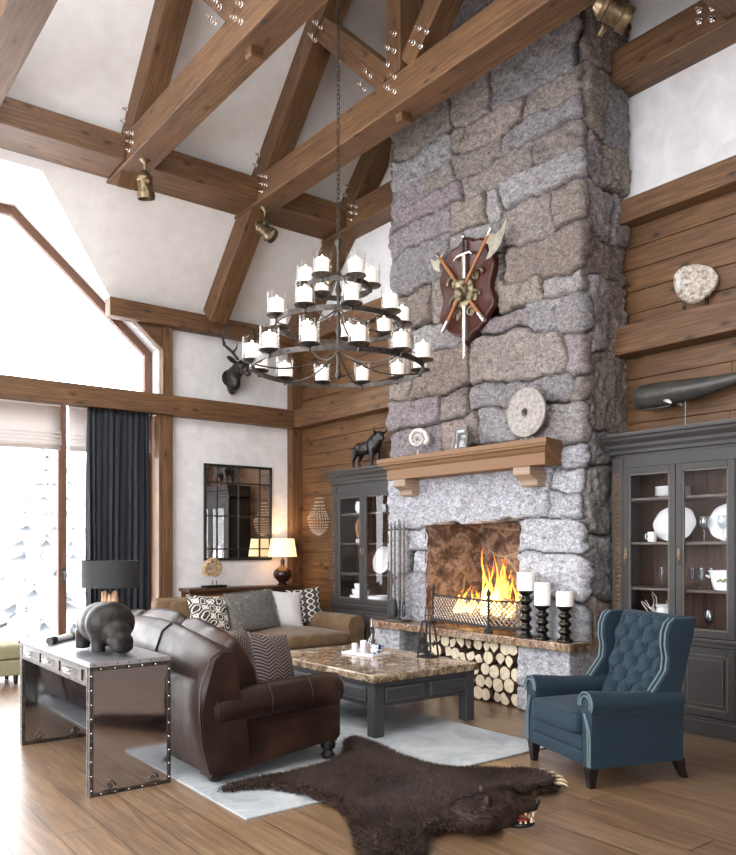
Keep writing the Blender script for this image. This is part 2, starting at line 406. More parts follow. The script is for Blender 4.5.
M['snowbranch'] = mat('snow_on_branch', rgb(240, 243, 248), 0.9, 0, 0.2)
# ------------------------------------------------------------------ room shell
RIDGE_Y, RIDGE_Z, EAVE = 5.75, 8.73, 4.6
XW, YW = 6.3, 9.88
X0R, Y0R = -3.2, -3.4
def roofz(y): return RIDGE_Z - abs(y - RIDGE_Y)

b = MB(); b.b2(X0R - .3, XW + .3, Y0R - .3, YW + .32, -.15, 0); struct(b.build('floor', M['floor'], smooth=0))

# north ("left") wall with the big gable window
XZ = Matrix(((1, 0, 0, 0), (0, 0, -1, 0), (0, 1, 0, 0), (0, 0, 0, 1)))   # poly x,y -> world x,z ; extrude -> -y
YZ = Matrix(((0, 0, 1, 0), (1, 0, 0, 0), (0, 1, 0, 0), (0, 0, 0, 1)))     # poly x,y -> world y,z ; extrude -> x
WXC = 0.885
HR, TR = 4.11, 2.39          # window outline: right edge, top corner
HL, TL = 2 * WXC - HR, 2 * WXC - TR
ZS, ZT = 4.06, 5.56
XD = TR + (ZT - EAVE) / (ZT - ZS) * (HR - TR)
XDL = 2 * WXC - XD
b = MB()
b.b2(HR, XW + .3, YW, YW + .32, 0, EAVE)
b.b2(X0R - .3, HL, YW, YW + .32, 0, EAVE)
b.prism([(HR, ZS), (HR, EAVE), (XD, EAVE)], -YW - .32, -YW, XZ)
b.prism([(HL, EAVE), (HL, ZS), (XDL, EAVE)], -YW - .32, -YW, XZ)
struct(b.build('wall_left', M['wallplaster'], smooth=0))

# fireplace ("right") wall
b = MB()
b.prism([(Y0R - .3, 0), (YW + .32, 0), (YW + .32, EAVE - .2), (RIDGE_Y, RIDGE_Z + .1), (RIDGE_Y - 4.13, EAVE + .1), (Y0R - .3, EAVE + .1)], XW, XW + .3, YZ)
wr = struct(b.build('wall_right', M['wallplaster'], smooth=0))
b = MB()
for (ya, yb) in ((6.80, 9.86), (Y0R, 4.40)):
    z = 0.0
    while z < 4.5:
        h = min(.2, 4.5 - z)
        yy = ya
        while yy < yb - .01:
            L_ = min(R.uniform(2.2, 3.4), yb - yy)
            if yb - yy - L_ < .5: L_ = yb - yy
            b.b2(XW - .032, XW - .008, yy + .001, yy + L_ - .001, z + .003, z + h - .003); yy += L_
        z += .2
for (ya, yb) in ((6.80, 9.86), (Y0R, 4.40)): b.b2(XW - .010, XW - .001, ya, yb, 0, 4.5)
b.build('wood_cladding', M['clad'], wr, smooth=0, bevel=.004, seg=1)

# unseen west wall (viewer's left) and south end, glazing added to light the room
b = MB()
b.b2(X0R - .3, X0R, Y0R - .3, -.4, 0, 4.7); b.b2(X0R - .3, X0R, -.4, YW + .32, 0, .12); b.b2(X0R - .3, X0R, 6.4, YW + .32, .12, 4.3)
b.b2(X0R - .3, X0R, -.4, RIDGE_Y - 4.13, 4.3, 4.7)
b.prism([(RIDGE_Y - 4.13, 4.3), (YW + .32, 4.3), (YW + .32, EAVE - .2), (YW + .12, EAVE), (RIDGE_Y - 4.13, EAVE)], X0R - .3, X0R, YZ)
for (ya, yb) in ((RIDGE_Y - 4.13, 3.6), (7.9, YW + .32)): b.prism([(ya, EAVE), (yb, EAVE), (yb, roofz(yb) + .1), (ya, roofz(ya) + .1)], X0R - .3, X0R, YZ)
b.prism([(3.6, roofz(3.6)), (7.9, roofz(3.6)), (7.9, roofz(7.9) + .1), (RIDGE_Y, RIDGE_Z + .1), (3.6, roofz(3.6) + .1)], X0R - .3, X0R, YZ)
struct(b.build('wall_west', M['wallplaster'], smooth=0))
b = MB()
b.b2(X0R, XW, Y0R - .3, Y0R, 0, .5); b.b2(X0R, XW, Y0R - .3, Y0R, 3.0, 4.7)
b.b2(X0R, -2.4, Y0R - .3, Y0R, .5, 3.0); b.b2(.6, XW, Y0R - .3, Y0R, .5, 3.0)
struct(b.build('wall_south', M['wallplaster'], smooth=0))

# ceiling with the window dormer cut in
YT = RIDGE_Y + RIDGE_Z - ZT
b = MB()
rz_ = lambda x, y: (x, y, roofz(y))
b.add([rz_(XW + .3, RIDGE_Y), rz_(TR, RIDGE_Y), rz_(TR, YT), rz_(XD, RIDGE_Y + RIDGE_Z - EAVE), rz_(XW + .3, RIDGE_Y + RIDGE_Z - EAVE)], [(0, 1, 2, 3, 4)])
b.add([rz_(TL, RIDGE_Y), rz_(TR, RIDGE_Y), rz_(TR, YT), rz_(TL, YT)], [(0, 1, 2, 3)])
b.add([rz_(X0R - .3, RIDGE_Y), rz_(TL, RIDGE_Y), rz_(TL, YT), rz_(XDL, RIDGE_Y + RIDGE_Z - EAVE), rz_(X0R - .3, RIDGE_Y + RIDGE_Z - EAVE)], [(0, 1, 2, 3, 4)])
SKX0, SKX1, SKY0, SKY1 = -2.2, 3.6, 2.3, 5.0
for (xa, xb, ya, yb) in ((X0R - .3, SKX0, RIDGE_Y - 4.13, RIDGE_Y), (SKX1, XW + .3, RIDGE_Y - 4.13, RIDGE_Y), (SKX0, SKX1, RIDGE_Y - 4.13, SKY0), (SKX0, SKX1, SKY1, RIDGE_Y)):
    b.add([rz_(xa, ya), rz_(xb, ya), rz_(xb, yb), rz_(xa, yb)], [(0, 1, 2, 3)])
b.add([(X0R - .3, RIDGE_Y - 4.13, EAVE), (XW + .3, RIDGE_Y - 4.13, EAVE), (XW + .3, Y0R - .3, EAVE), (X0R - .3, Y0R - .3, EAVE)], [(0, 1, 2, 3)])
YO = YW + .32
b.add([(TL, YT, ZT), (TR, YT, ZT), (TR, YO, ZT), (TL, YO, ZT)], [(0, 1, 2, 3)])
for (tx, hx, dx) in ((TR, HR, XD), (TL, HL, XDL)):
    b.add([(tx, YT, ZT), (tx, YO, ZT), (hx, YO, ZS), (hx, YW, ZS), (dx, YW, EAVE)], [(0, 1, 2, 3, 4)])
c_ = b.build('ceiling', M['plaster'], smooth=0); struct(c_)

# ------------------------------------------------------------------ windows
def bars(b, pts, w, d, y):
    for k_, (p, q) in enumerate(zip(pts, pts[1:])):
        d = d - .0023; p, q = Vector((p[0], y, p[1])), Vector((q[0], y, q[1]))
        t = (q - p).normalized() * (w * .35)
        b.beam(p - t, q + t, w, d, (0, 1, 0))
M['winframe'] = wood('window_frame_wood', rgb(84, 58, 44), rgb(112, 80, 62), rgb(134, 98, 76), .6, .1)
def window(name, label, frame_pts, mull, pane_poly, y):
    o = bpy.data.objects.new(name, None); COL.objects.link(o); struct(o, label)
    b = MB(); bars(b, frame_pts, .11, .1, y); b.build('window_frame', M['winframe'], o, smooth=0, bevel=.006)
    for (p, q, w) in mull:
        b = MB(); bars(b, [p, q], w, .08, y); b.build('mullion', M['winframe'], o, smooth=0, bevel=.006)
    b = MB(); b.prism(pane_poly, -y - .01, -y + .01, XZ); b.build('pane', M['pane'], o, smooth=0)
    return o
e = .05
window('window_1', 'tall upper gable window with slanting top corners above the brown rail',
       [(HR - e, 3.4), (HR - e, ZS - .02), (TR - .02, ZT - e), (TL + .02, ZT - e), (HL + e, ZS - .02), (HL + e, 3.4), (HR - e, 3.4)],
       [((WXC, 3.4), (WXC, ZT - .05), .09)],
       [(HL + .03, 3.4), (HR - .03, 3.4), (HR - .03, ZS - .02), (TR - .02, ZT - .03), (TL + .02, ZT - .03), (HL + .03, ZS - .02)], 10.12)
w2 = window('window_2', 'lower picture window facing the snowy firs',
       [(HR - e, .06), (HR - e, 3.32), (HL + e, 3.32), (HL + e, .06), (HR - e, .06)],
       [((2.95, .06), (2.95, 3.3), .1), ((WXC, .06), (WXC, 3.3), .1), ((-1.2, .06), (-1.2, 3.3), .1)],
       [(HL + .03, .02), (HR - .03, .02), (HR - .03, 3.3), (HL + .03, 3.3)], 10.12)
b = MB(); b.b2(2.93, 2.965, 10.03, 10.072, 1.06, 1.2); b.tube([(2.947, 10.05, 1.17), (2.947, 10.0, 1.17), (2.947, 9.985, 1.16), (2.947, 9.985, 1.07)], .009)
b.build('window_handle', M['trimsteel'], w2)
def plain_window(name, axis, a0, a1, z0, z1, at, label):
    o = bpy.data.objects.new(name, None); COL.objects.link(o); struct(o, label)
    fr, pa = MB(), MB()
    def bx(m, u0, u1, za, zb, t):
        if axis == 'x': m.b2(at - t, at + t, u0, u1, za, zb)
        else: m.b2(u0, u1, at - t, at + t, za, zb)
    for (u0, u1, za, zb) in ((a0, a0 + .1, z0, z1), (a1 - .1, a1, z0, z1), (a0, a1, z0, z0 + .1), (a0, a1, z1 - .1, z1), ((a0 + a1) / 2 - .05, (a0 + a1) / 2 + .05, z0, z1)):
        bx(fr, u0, u1, za, zb, .05)
    bx(pa, a0 + .05, a1 - .05, z0 + .05, z1 - .05, .005)
    fr.build('window_frame', M['winframe'], o, smooth=0); pa.build('pane', M['pane'], o, smooth=0)
plain_window('added_window_3', 'x', -.4, 6.4, .12, 4.3, X0R - .15, 'unseen tall glazing of the west wall, added to light the chimney front')  # out of view, put in to send light onto the chimney front
plain_window('added_window_4', 'x', 3.6, 7.9, EAVE, roofz(3.6), X0R - .15, 'unseen gable glazing of the west wall, added to brighten the ceiling')  # out of view, added so more sky light reaches the ceiling
sk = bpy.data.objects.new('added_window_6', None); COL.objects.link(sk); struct(sk, 'unseen long roof window in the far slope, added to brighten the ceiling')  # unseen skylight, added to brighten the opposite roof slope
b = MB(); NS = Vector((0, -.7071, .7071))
def sq(x, y, up=0): return Vector(rz_(x, y)) + NS * up
for (p, q) in (((SKX0, SKY0), (SKX1, SKY0)), ((SKX0, SKY1), (SKX1, SKY1)), ((SKX0, SKY0), (SKX0, SKY1)), ((SKX1, SKY0), (SKX1, SKY1)), ((.7, SKY0), (.7, SKY1))): b.beam(sq(*p, .02), sq(*q, .02), .1, .1, NS)
b.build('window_frame', M['winframe'], sk, smooth=0)
b = MB(); c4 = [sq(SKX0, SKY0, .04), sq(SKX1, SKY0, .04), sq(SKX1, SKY1, .04), sq(SKX0, SKY1, .04)]; b.add(c4 + [p + NS * .012 for p in c4], [(3, 2, 1, 0), (4, 5, 6, 7), (0, 1, 5, 4), (1, 2, 6, 5), (2, 3, 7, 6), (3, 0, 4, 7)]); b.build('pane', M['pane'], sk, smooth=0)
plain_window('added_window_5', 'y', -2.4, .6, .5, 3.0, Y0R - .15, 'unseen south wall window, west bay, added for fill light')  # behind the camera, added for fill light

# ------------------------------------------------------------------ timber trim on the walls
def trim(n, mb, label): return struct(mb.build('trim_%d' % n, M['beam'], smooth=0, bevel=.008), label)
b = MB(); b.b2(X0R, XW, 9.70, YW - .002, 3.20, 3.455); trim(1, b, 'long horizontal timber rail across the window wall')
b = MB(); b.b2(XD - .08, XW, 9.70, YW - .002, 4.36, 4.59); trim(2, b, 'eaves timber along the top of the window wall')
b = MB(); b.b2(X0R, XDL, 9.70, YW - .002, 4.36, 4.59); trim(3, b, 'eaves timber left of the gable window')
b = MB(); b.b2(4.135, 4.275, 9.78, YW - .002, 0, 3.2); b.b2(4.085, 4.135, 9.79, 10.05, 0, 3.2); b.b2(4.135, 4.275, 9.78, YW - .002, 3.455, 4.36); trim(4, b, 'timber post right of the curtain')
b = MB(); b.b2(6.09, XW - .03, 9.74, YW - .002, 0, 3.2); b.b2(6.09, XW - .03, 9.74, YW - .002, 3.455, 4.36); trim(5, b, 'timber post in the room corner')
b = MB(); b.b2(6.10, XW - .002, 6.80, 9.70, 3.20, 3.455); trim(6, b, 'timber rail above the left cabinet')
b = MB(); b.b2(6.08, XW - .002, Y0R, 4.40, 3.20, 3.455); trim(7, b, 'timber rail that carries the pale agate slice')
b = MB(); b.b2(6.10, XW - .002, 6.80, 9.70, 4.38, 4.59); trim(8, b, 'upper timber rail left of the chimney')
b = MB(); b.b2(6.10, XW - .002, Y0R, 4.40, 4.38, 4.59); trim(9, b, 'upper timber rail right of the chimney')
b = MB(); b.b2(X0R, XW, 5.62, 5.88, 8.36, 8.63); trim(10, b, 'ridge timber')
b = MB(); b.prism([(3.775, 4.358), (4.133, 4.358), (4.133, 4.055)], -YW + .002, -9.79, XZ); trim(13, b, 'small timber infill between the slanting window reveal and the post')
def purlin(y0, y1, n, label):
    b = MB(); xs = [X0R, 1.47, 3.087, 4.70, 6.02]
    for i in range(4):
        b.b2(xs[i] + (.28 if i else 0) + .002, xs[i + 1] - .002, y0, y1, 5.635, 5.915)
    trim(n, b, label)
purlin(8.30, 8.84, 11, 'purlin under the slope above the window wall')
purlin(2.66, 3.20, 12, 'purlin under the far slope')

# ------------------------------------------------------------------ roof trusses
bolt = MB(); bolt.lathe([(.026, 0), (.026, .008), (.018, .010), (.018, .03), (.011, .032), (.011, .055), (.0, .058)], n=12)
bolt_o = None
def truss(x, label, full=True, first=False):
    global bolt_o
    w = .28
    o = thing('roof_truss', label, 'roof truss', (x + w / 2, RIDGE_Y, 5.63), 0, None)
    def lc(y, z): return (0, y - RIDGE_Y, z - 5.63)
    b = MB(); b.beam(lc(8.95, 5.77), lc(2.55, 5.77), w, .30); b.beam(lc(8.951, 5.615), lc(2.549, 5.615), w + .022, .03); b.build('tie_beam', M['beam'], o, smooth=0, bevel=.012)
    for s in (1, -1):
        foot = 4.05 if full or s < 0 else 3.05
        b = MB(); d = .15 * .7071
        p0 = Vector((0, s * (foot + .0) - s * d, roofz(RIDGE_Y + foot) - 5.63 - d)); p1 = Vector((0, s * .0 - s * d + s * d, RIDGE_Z - 5.63 - 2 * d))
        p1 = Vector((0, s * .02, roofz(RIDGE_Y) - 5.63 - .02 - 2 * d)); 
        b.beam(p0, p1, w - .02, .295, (1, 0, 0)) if False else b.beam(p0, p1, .295, w - .02, (1, 0, 0))
        b.build('rafter', M['beam'], o, smooth=0, bevel=.01)
        b = MB(); b.beam(lc(RIDGE_Y + s * .16, 5.98), lc(RIDGE_Y + s * 1.42, 7.20), .24, w - .06, (1, 0, 0)); b.build('strut', M['beam'], o, smooth=0, bevel=.01)
    b = MB(); b.beam(lc(5.75, 5.94), lc(5.75, 8.36), w - .02, .21, (0, 1, 0)); b.b2(-.06, .06, -.05, .05, -.11, .01); b.build('king_post', M['beam'], o, smooth=0, bevel=.01)
    pts = []
    for s in (1, -1):
        for (dy, dz) in ((2.44, .07), (2.44, .16), (2.44, .25), (2.33, .11), (2.33, .20)): pts.append((s * dy, dz))
        for q in ((2.50, .53), (2.56, .43)): pts.append((s * q[0], q[1]))
        for q in ((.32, .44), (.40, .53), (.42, .36), (.50, .45), (1.18, 1.36), (1.26, 1.45), (1.28, 1.28), (1.36, 1.37)): pts.append((s * q[0], q[1]))
    for q in ((.05, .42), (-.05, .50), (.05, .58), (-.05, .66), (.05, .20), (-.05, .12), (-.05, .26)): pts.append(q)
    for (y, z) in pts:
        Mx = T(-.15 + .01, y, z) @ Ry(-PI / 2)
        if bolt_o is None:
            bolt_o = bolt.build('bolt', M['chrome'], o, smooth=40); bolt_o.matrix_local = Mx
        else: dpart(bolt_o, o, Mx)
    return o
truss(4.70, 'big timber roof truss in front of the stone chimney, above the chandelier')
truss(3.087, 'big timber roof truss with a spotlight, nearer than the truss before the chimney', full=False)
truss(1.47, 'weathered timber roof truss at the upper left edge', full=False)
truss(6.02, 'timber roof truss against the plaster gable wall behind the chimney')

# ------------------------------------------------------------------ outside
b = MB(); b.b2(-40, 40, -25, 48, -.6, -.4); struct(b.build('snow_ground', M['snow'], smooth=0))
def fir(x, y, h, label, seed):
    rr = random.Random(seed)
    o = thing('fir_tree', label, 'tree', (x, y, -.45), 0, 'snowy firs beyond the window')
    b = MB(); b.lathe([(.16 * h / 7, 0), (.1 * h / 7, h * .5), (.01, h)], n=8); b.build('trunk', M['bark'], o)
    nb, sb = MB(), MB()
    z = .5
    while z < h - .15:
        t = 1 - z / h; Rm = .36 * h * t + .1; n = int(7 + 8 * t)
        for i in range(n):
            a = 2 * PI * (i + rr.random() * .6) / n; Lb = Rm * rr.uniform(.75, 1.1); dz = -.32 * Lb
            wv = .16 * Lb + .08
            def P_(u, s_, up): 
                r_ = u * Lb; q = wv * s_ * (1 - abs(2 * u - 1) ** 2 * .8)
                return (r_ * cos(a) - q * sin(a), r_ * sin(a) + q * cos(a), z + dz * u * u - .05 * abs(s_) * Lb + up)
            for (mb, up, k) in ((nb, 0, 1.0), (sb, .05, .72)):
                vs = []; fs = []
                us = (0.05, .35, .65, 1.0)
                for u in us:
                    for s_ in (-k, 0, k): vs.append(P_(u, s_, up + (.04 if s_ == 0 else 0)))
                for j in range(3):
                    for i_ in range(2): fs.append((j * 3 + i_, j * 3 + i_ + 1, j * 3 + i_ + 4, j * 3 + i_ + 3))
                mb.add(vs, fs)
        z += .22 + .10 * t
    nb.build('needles', M['needles'], o, smooth=0, solid=.03); sb.build('snow_cover', M['snowbranch'], o, smooth=0, solid=.04)
fir(4.55, 16.5, 5.2, 'snowy fir seen through the window just left of the mullion', 1)
fir(3.4, 22.5, 6.4, 'snowy fir at the left edge of the window view', 2)
fir(8.0, 22.5, 6.2, 'snowy fir right of the mullion, partly behind the curtain', 3)

# ------------------------------------------------------------------ camera, sky, lights
cam = bpy.data.objects.new('camera', bpy.data.cameras.new('camera')); COL.objects.link(cam); S.camera = cam
cd = cam.data; cd.sensor_fit = 'HORIZONTAL'; cd.sensor_width = 36; cd.lens = 36 * 787 / 736; cd.shift_y = 117.5 / 736; cd.clip_start = .05
cam.location = (0, 0, 1.5); cam.rotation_euler = (PI / 2, 0, -math.atan2(.6091, .7931))
w = bpy.data.worlds.new('overcast_sky'); S.world = w; w.use_nodes = True
bg = w.node_tree.nodes['Background']; bg.inputs[0].default_value = (.97, .98, 1.0, 1); bg.inputs[1].default_value = 6.5
def portal(loc, rot, sx, sy):
    l = bpy.data.lights.new('sky_portal', 'AREA'); l.shape = 'RECTANGLE'; l.size = sx; l.size_y = sy; l.cycles.is_portal = True
    o = bpy.data.objects.new('sky_portal', l); COL.objects.link(o); o.location = loc; o.rotation_euler = rot
portal((WXC, 10.3, 1.65), (-PI / 2, 0, 0), 6.4, 3.3)
portal((WXC, 10.3, 4.45), (-PI / 2, 0, 0), 6.4, 2.2)
portal((X0R - .35, 3.0, 2.2), (0, -PI / 2, 0), 4.2, 6.8)
portal((X0R - .35, 5.75, 5.6), (0, -PI / 2, 0), 2.0, 4.3)
portal(((SKX0 + SKX1) / 2, (SKY0 + SKY1) / 2 - .1, roofz((SKY0 + SKY1) / 2) + .1), (PI / 4, 0, 0), SKX1 - SKX0, (SKY1 - SKY0) * 1.414)
portal((-.9, Y0R - .35, 1.75), (PI / 2, 0, 0), 3.0, 2.5)
def lamp(name, kind, loc, energy, color, size=.05, rot=None, spot=None):
    l = bpy.data.lights.new(name, kind); l.energy = energy; l.color = color
    if kind in ('POINT', 'SPOT'): l.shadow_soft_size = size
    if spot: l.spot_size = spot; l.spot_blend = .6
    o = bpy.data.objects.new(name, l); COL.objects.link(o); o.location = loc
    if rot: o.rotation_euler = rot
    return o
S.view_settings.view_transform = 'Standard'; S.view_settings.look = 'None'; S.view_settings.gamma = 1; S.view_settings.use_curve_mapping = False
S.view_settings.exposure = 0.6
S.cycles.use_denoising = True
S.cycles.max_bounces = 10; S.cycles.transparent_max_bounces = 24; S.cycles.diffuse_bounces = 5; S.cycles.glossy_bounces = 5
S.cycles.sample_clamp_indirect = 6; S.cycles.caustics_reflective = False; S.cycles.caustics_refractive = False
# ------------------------------------------------------------------ stone fireplace
def stone_mat(name, vc=True):
    m = mat(name, rgb(150, 146, 148), 0.85, 0, 0.3); v = coord(m)
    n1 = noisef(m, coord(m, 'Object', (1, 1, 1.7), (.5, .2, 0)), 17, 12, 0.82, .5); n2 = noisef(m, v, 7, 4, 0.6, .8); n3 = noisef(m, v, 58, 3, .6)
    if vc:
        a = N(m, 'ShaderNodeVertexColor'); a.layer_name = 'Col'; base = a.outputs['Color']
    else:
        base = rgb(204, 207, 214)
    g = ramp(m, n1, [(0.35, (.20, .20, .22, 1)), (0.46, (.68, .68, .69, 1)), (0.58, (1.10, 1.09, 1.08, 1)), (0.66, (1.4, 1.38, 1.36, 1))])
    c = mix(m, 1.0, base, g, 'MULTIPLY'); c = mix(m, 1.0, c, ramp(m, n3, [(.40, (.70, .70, .72, 1)), (.5, (1, 1, 1, 1)), (.60, (1.2, 1.2, 1.18, 1))]), 'MULTIPLY')
    c = mix(m, ramp(m, n2, [(0.35, (.0,) * 3 + (1,)), (0.75, (.35,) * 3 + (1,))]), c, rgb(126, 108, 100))
    P(m, 'Base Color', c); bump(m, n1, 0.8, 0.03); return m
M['stone'] = stone_mat('split_granite'); M['stone2'] = stone_mat('window_lit_granite', False)  # second copy is lightened: window light low down put into its colour
m = M['firestone'] = mat('firebox_stone', rgb(110, 86, 72), 0.9)
v = coord(m); n = noisef(m, v, 5, 6, .7, .5)
c = ramp(m, n, [(.3, rgb(40, 32, 28)), (.46, rgb(92, 72, 62)), (.56, rgb(150, 126, 112)), (.68, rgb(70, 54, 48))]); c = mix(m, ramp(m, noisef(m, v, 28, 5, .7), [(.35, (.55,) * 3 + (1,)), (.6, (0, 0, 0, 1))]), c, rgb(36, 28, 24))
vo = N(m, 'ShaderNodeTexVoronoi'); vo.feature = 'DISTANCE_TO_EDGE'; vo.inputs['Scale'].default_value = 1.7; L(m, coord(m, 'Object', (1, 1, 1.9)), vo.inputs['Vector'])
mk_ = math_(m, 'MULTIPLY', ramp(m, vo.outputs['Distance'], [(.022, (.8, .8, .8, 1)), (.034, (0, 0, 0, 1))]), ramp(m, noisef(m, coord(m), 1.7, 2), [(.48, (0, 0, 0, 1)), (.54, (1, 1, 1, 1))])); P(m, 'Base Color', mix(m, mk_, c, rgb(150, 140, 118))); bump(m, n, .5, .02)

fire_pl = thing('stone_fireplace', 'tall rough granite chimney with open firebox and log niche below its hearth', 'fireplace', (5.64, 5.6, 0))
FX, FL, FR = 5.665, 6.87, 4.33
STONES = [(5.31, 4.34, 5.72, 6.17), (5.9, 5.34, 5.76, 6.2), (6.83, 5.93, 5.80, 6.28), (4.93, 4.28, 5.42, 5.7), (5.73, 4.96, 5.47, 5.75), (6.0, 5.76, 5.5, 5.78),
 (5.85, 5.22, 5.24, 5.46), (6.86, 5.88, 5.46, 5.78), (6.86, 6.28, 5.22, 5.45), (6.26, 5.87, 5.23, 5.44), (5.78, 4.88, 4.95, 5.22), (5.2, 4.28, 5.2, 5.40), (4.86, 4.28, 4.97, 5.18), (5.17, 4.28, 4.71, 4.95),
 (6.86, 5.8, 5.0, 5.21), (6.86, 5.94, 4.70, 4.98), (5.92, 5.41, 4.66, 4.97), (5.38, 5.21, 4.59, 4.93), (5.19, 4.63, 4.35, 4.69), (4.61, 4.26, 4.36, 4.68),
 (6.86, 5.93, 4.30, 4.68), (5.9, 5.2, 4.33, 4.63), (5.17, 4.26, 3.93, 4.33), (6.55, 6.18, 3.90, 4.27), (6.86, 6.57, 3.95, 4.27), (6.16, 5.26, 3.87, 4.30), (5.24, 4.69, 3.71, 4.03), (4.67, 4.24, 3.72, 3.91),
 (5.5, 4.88, 3.53, 3.68), (4.86, 4.24, 3.4, 3.70), (5.62, 4.48, 3.07, 3.5), (4.46, 4.24, 3.0, 3.38), (6.54, 5.64, 3.12, 3.56), (6.5, 5.52, 3.58, 3.85), (5.64, 4.42, 2.81, 3.05), (6.01, 5.67, 2.80, 3.08),
 (6.86, 6.03, 2.79, 3.10), (6.86, 6.56, 3.12, 3.52), (6.86, 6.52, 3.54, 3.92), (5.52, 4.99, 2.45, 2.79), (4.97, 4.24, 2.42, 2.78), (5.98, 5.55, 2.45, 2.77), (6.86, 6.0, 2.43, 2.76), (4.40, 4.24, 2.78, 2.98),
 (6.87, 4.60, 1.73, 2.32), (6.57, 6.22, 1.48, 1.71), (6.51, 6.2, 1.19, 1.46), (6.86, 6.58, 0.98, 1.72), (6.86, 6.2, 0.66, 1.17), (4.99, 4.24, 1.42, 1.71), (4.99, 4.24, 0.96, 1.40), (4.58, 4.24, 1.73, 1.98), (4.58, 4.24, 2.0, 2.2),
 (4.99, 4.24, 0.62, 0.94), (4.95, 4.24, 2.22, 2.40), (6.86, 5.0, 2.33, 2.42)]
rr = random.Random(11)
z = 6.22
while z < 8.8:                                             # courses above the tie beams
    h = rr.uniform(.3, .5); y = 6.87
    while y > 4.4:
        wd = rr.uniform(.5, 1.1); y1 = max(4.24, y - wd)
        if y1 < 4.5: y1 = 4.24
        STONES.append((y, y1, z + .01, z + h - .01)); y = y1 - .015
    z += h
rects = []
for (ya, yb, za, zb) in STONES: rects.append((.70 + (FL - ya), .70 + (FL - yb), za, zb))
zb_ = [0.62, 1.05, 1.62, 2.22, 2.55, 3.2, 3.9, 4.28, 4.72, 5.12, 5.74, 6.28, 6.8, 7.4, 8.0, 8.8]
W_ = .70 * 2 + (FL - FR)
for i in range(len(zb_) - 1):
    for side in (0, 1):
        a0, a1 = (W_ - .665, W_) if side else (0, .675)
        if rr.random() < .55:
            md = a0 + (a1 - a0) * rr.uniform(.35, .65)
            rects += [(a0, md - .01, zb_[i] + .012, zb_[i + 1] - .012), (md + .01, a1, zb_[i] + .012 + rr.uniform(-.05, .05), zb_[i + 1] - .012)]
        else: rects.append((a0, a1, zb_[i] + .012, zb_[i + 1] - .012))
Z0, Z1, ns, nz = .64, 8.62, 330, 620
sv = np.linspace(0, W_, ns); zv = np.linspace(Z0, Z1, nz)
def vnoise(u, v, freq, seed):
    g = np.random.RandomState(seed).rand(128, 128) * 2 - 1
    x = u * freq; y = v * freq; xi = np.floor(x).astype(int); yi = np.floor(y).astype(int); fx = x - xi; fy = y - yi
    fx = fx * fx * (3 - 2 * fx); fy = fy * fy * (3 - 2 * fy)
    q = lambda a, b_: g[a % 128, b_ % 128]
    return (q(xi, yi) * (1 - fx) + q(xi + 1, yi) * fx) * (1 - fy) + (q(xi, yi + 1) * (1 - fx) + q(xi + 1, yi + 1) * fx) * fy
SS, ZZ = np.meshgrid(sv, zv)
ws = SS + .05 * vnoise(SS, ZZ, 2.6, 1) + .022 * vnoise(SS, ZZ, 8, 2) + .006 * vnoise(SS, ZZ, 26, 12)
wz = ZZ + .065 * vnoise(SS, ZZ, 1.9, 3) + .024 * vnoise(SS, ZZ, 7, 4) + .006 * vnoise(SS, ZZ, 24, 13)
best = np.full(SS.shape, -9.0); second = best.copy(); idx = np.zeros(SS.shape, int)
for i, (a, b_, c, d) in enumerate(rects):
    d1 = np.minimum(np.minimum(ws - a, b_ - ws), np.minimum(wz - c, d - wz)) + .004
    up = d1 > best
    second = np.where(up, best, np.maximum(second, d1)); idx = np.where(up, i, idx); best = np.where(up, d1, best)
best = best + .003; second = second + .003
dd = np.minimum(best, np.maximum((best - second) * .5, 0) + np.where(second < 0, 9, 0))
t = np.clip(dd / .028, 0, 1); pil = np.sqrt(1 - (1 - t) ** 2)
rs = np.random.RandomState(5); tilt = rs.rand(len(rects), 3)
H_ = pil * (.045 + .040 * tilt[idx, 0]) + pil * (.026 * np.abs(vnoise(SS, ZZ, 4, 7)) + .020 * vnoise(SS + .5 * ZZ, ZZ, 9, 8) + .012 * vnoise(SS + ZZ, ZZ - SS, 19, 9) + .006 * vnoise(SS, ZZ, 40, 14))
H_ = np.where(best <= 0, -.03, H_)
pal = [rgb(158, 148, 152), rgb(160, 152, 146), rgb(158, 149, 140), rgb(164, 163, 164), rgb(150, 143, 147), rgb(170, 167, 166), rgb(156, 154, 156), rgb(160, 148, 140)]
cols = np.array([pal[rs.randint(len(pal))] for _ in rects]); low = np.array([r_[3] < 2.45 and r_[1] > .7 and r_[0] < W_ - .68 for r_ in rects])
cols[low, :3] = cols[low, :3] * .25 + np.array(rgb(204, 208, 216))[:3] * .75  # window light on the lower chimney, put into the stone colour
cols[~low, :3] *= .92  # weaker light higher up, put in as darker stone colour
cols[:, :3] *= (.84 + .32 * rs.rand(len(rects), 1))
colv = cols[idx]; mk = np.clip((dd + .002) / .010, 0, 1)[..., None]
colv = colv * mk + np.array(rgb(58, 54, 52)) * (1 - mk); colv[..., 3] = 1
def base(s):
    """point and outward normal on the chimney plan at arc length s"""
    w_ = .05; pts = []
    def raw(s):
        if s < .70: return np.array([6.295 - s * .9, FL]), np.array([0., 1.])
        if s < .70 + FL - FR: return np.array([FX, FL - (s - .70)]), np.array([-1., 0.])
        return np.array([FX + (s - .70 - FL + FR) * .9, FR]), np.array([0., -1.])
    p, n = raw(s)
    _, na = raw(max(0, s - w_)); _, nb = raw(min(W_, s + w_))
    for c0 in (.70, .70 + FL - FR):
        if abs(s - c0) < w_:
            f = (s - c0 + w_) / (2 * w_); n = na * (1 - f) + nb * f; n /= np.linalg.norm(n)
            n = n * (1 + .0 * f)
    return p, n
BP = [base(s) for s in sv]
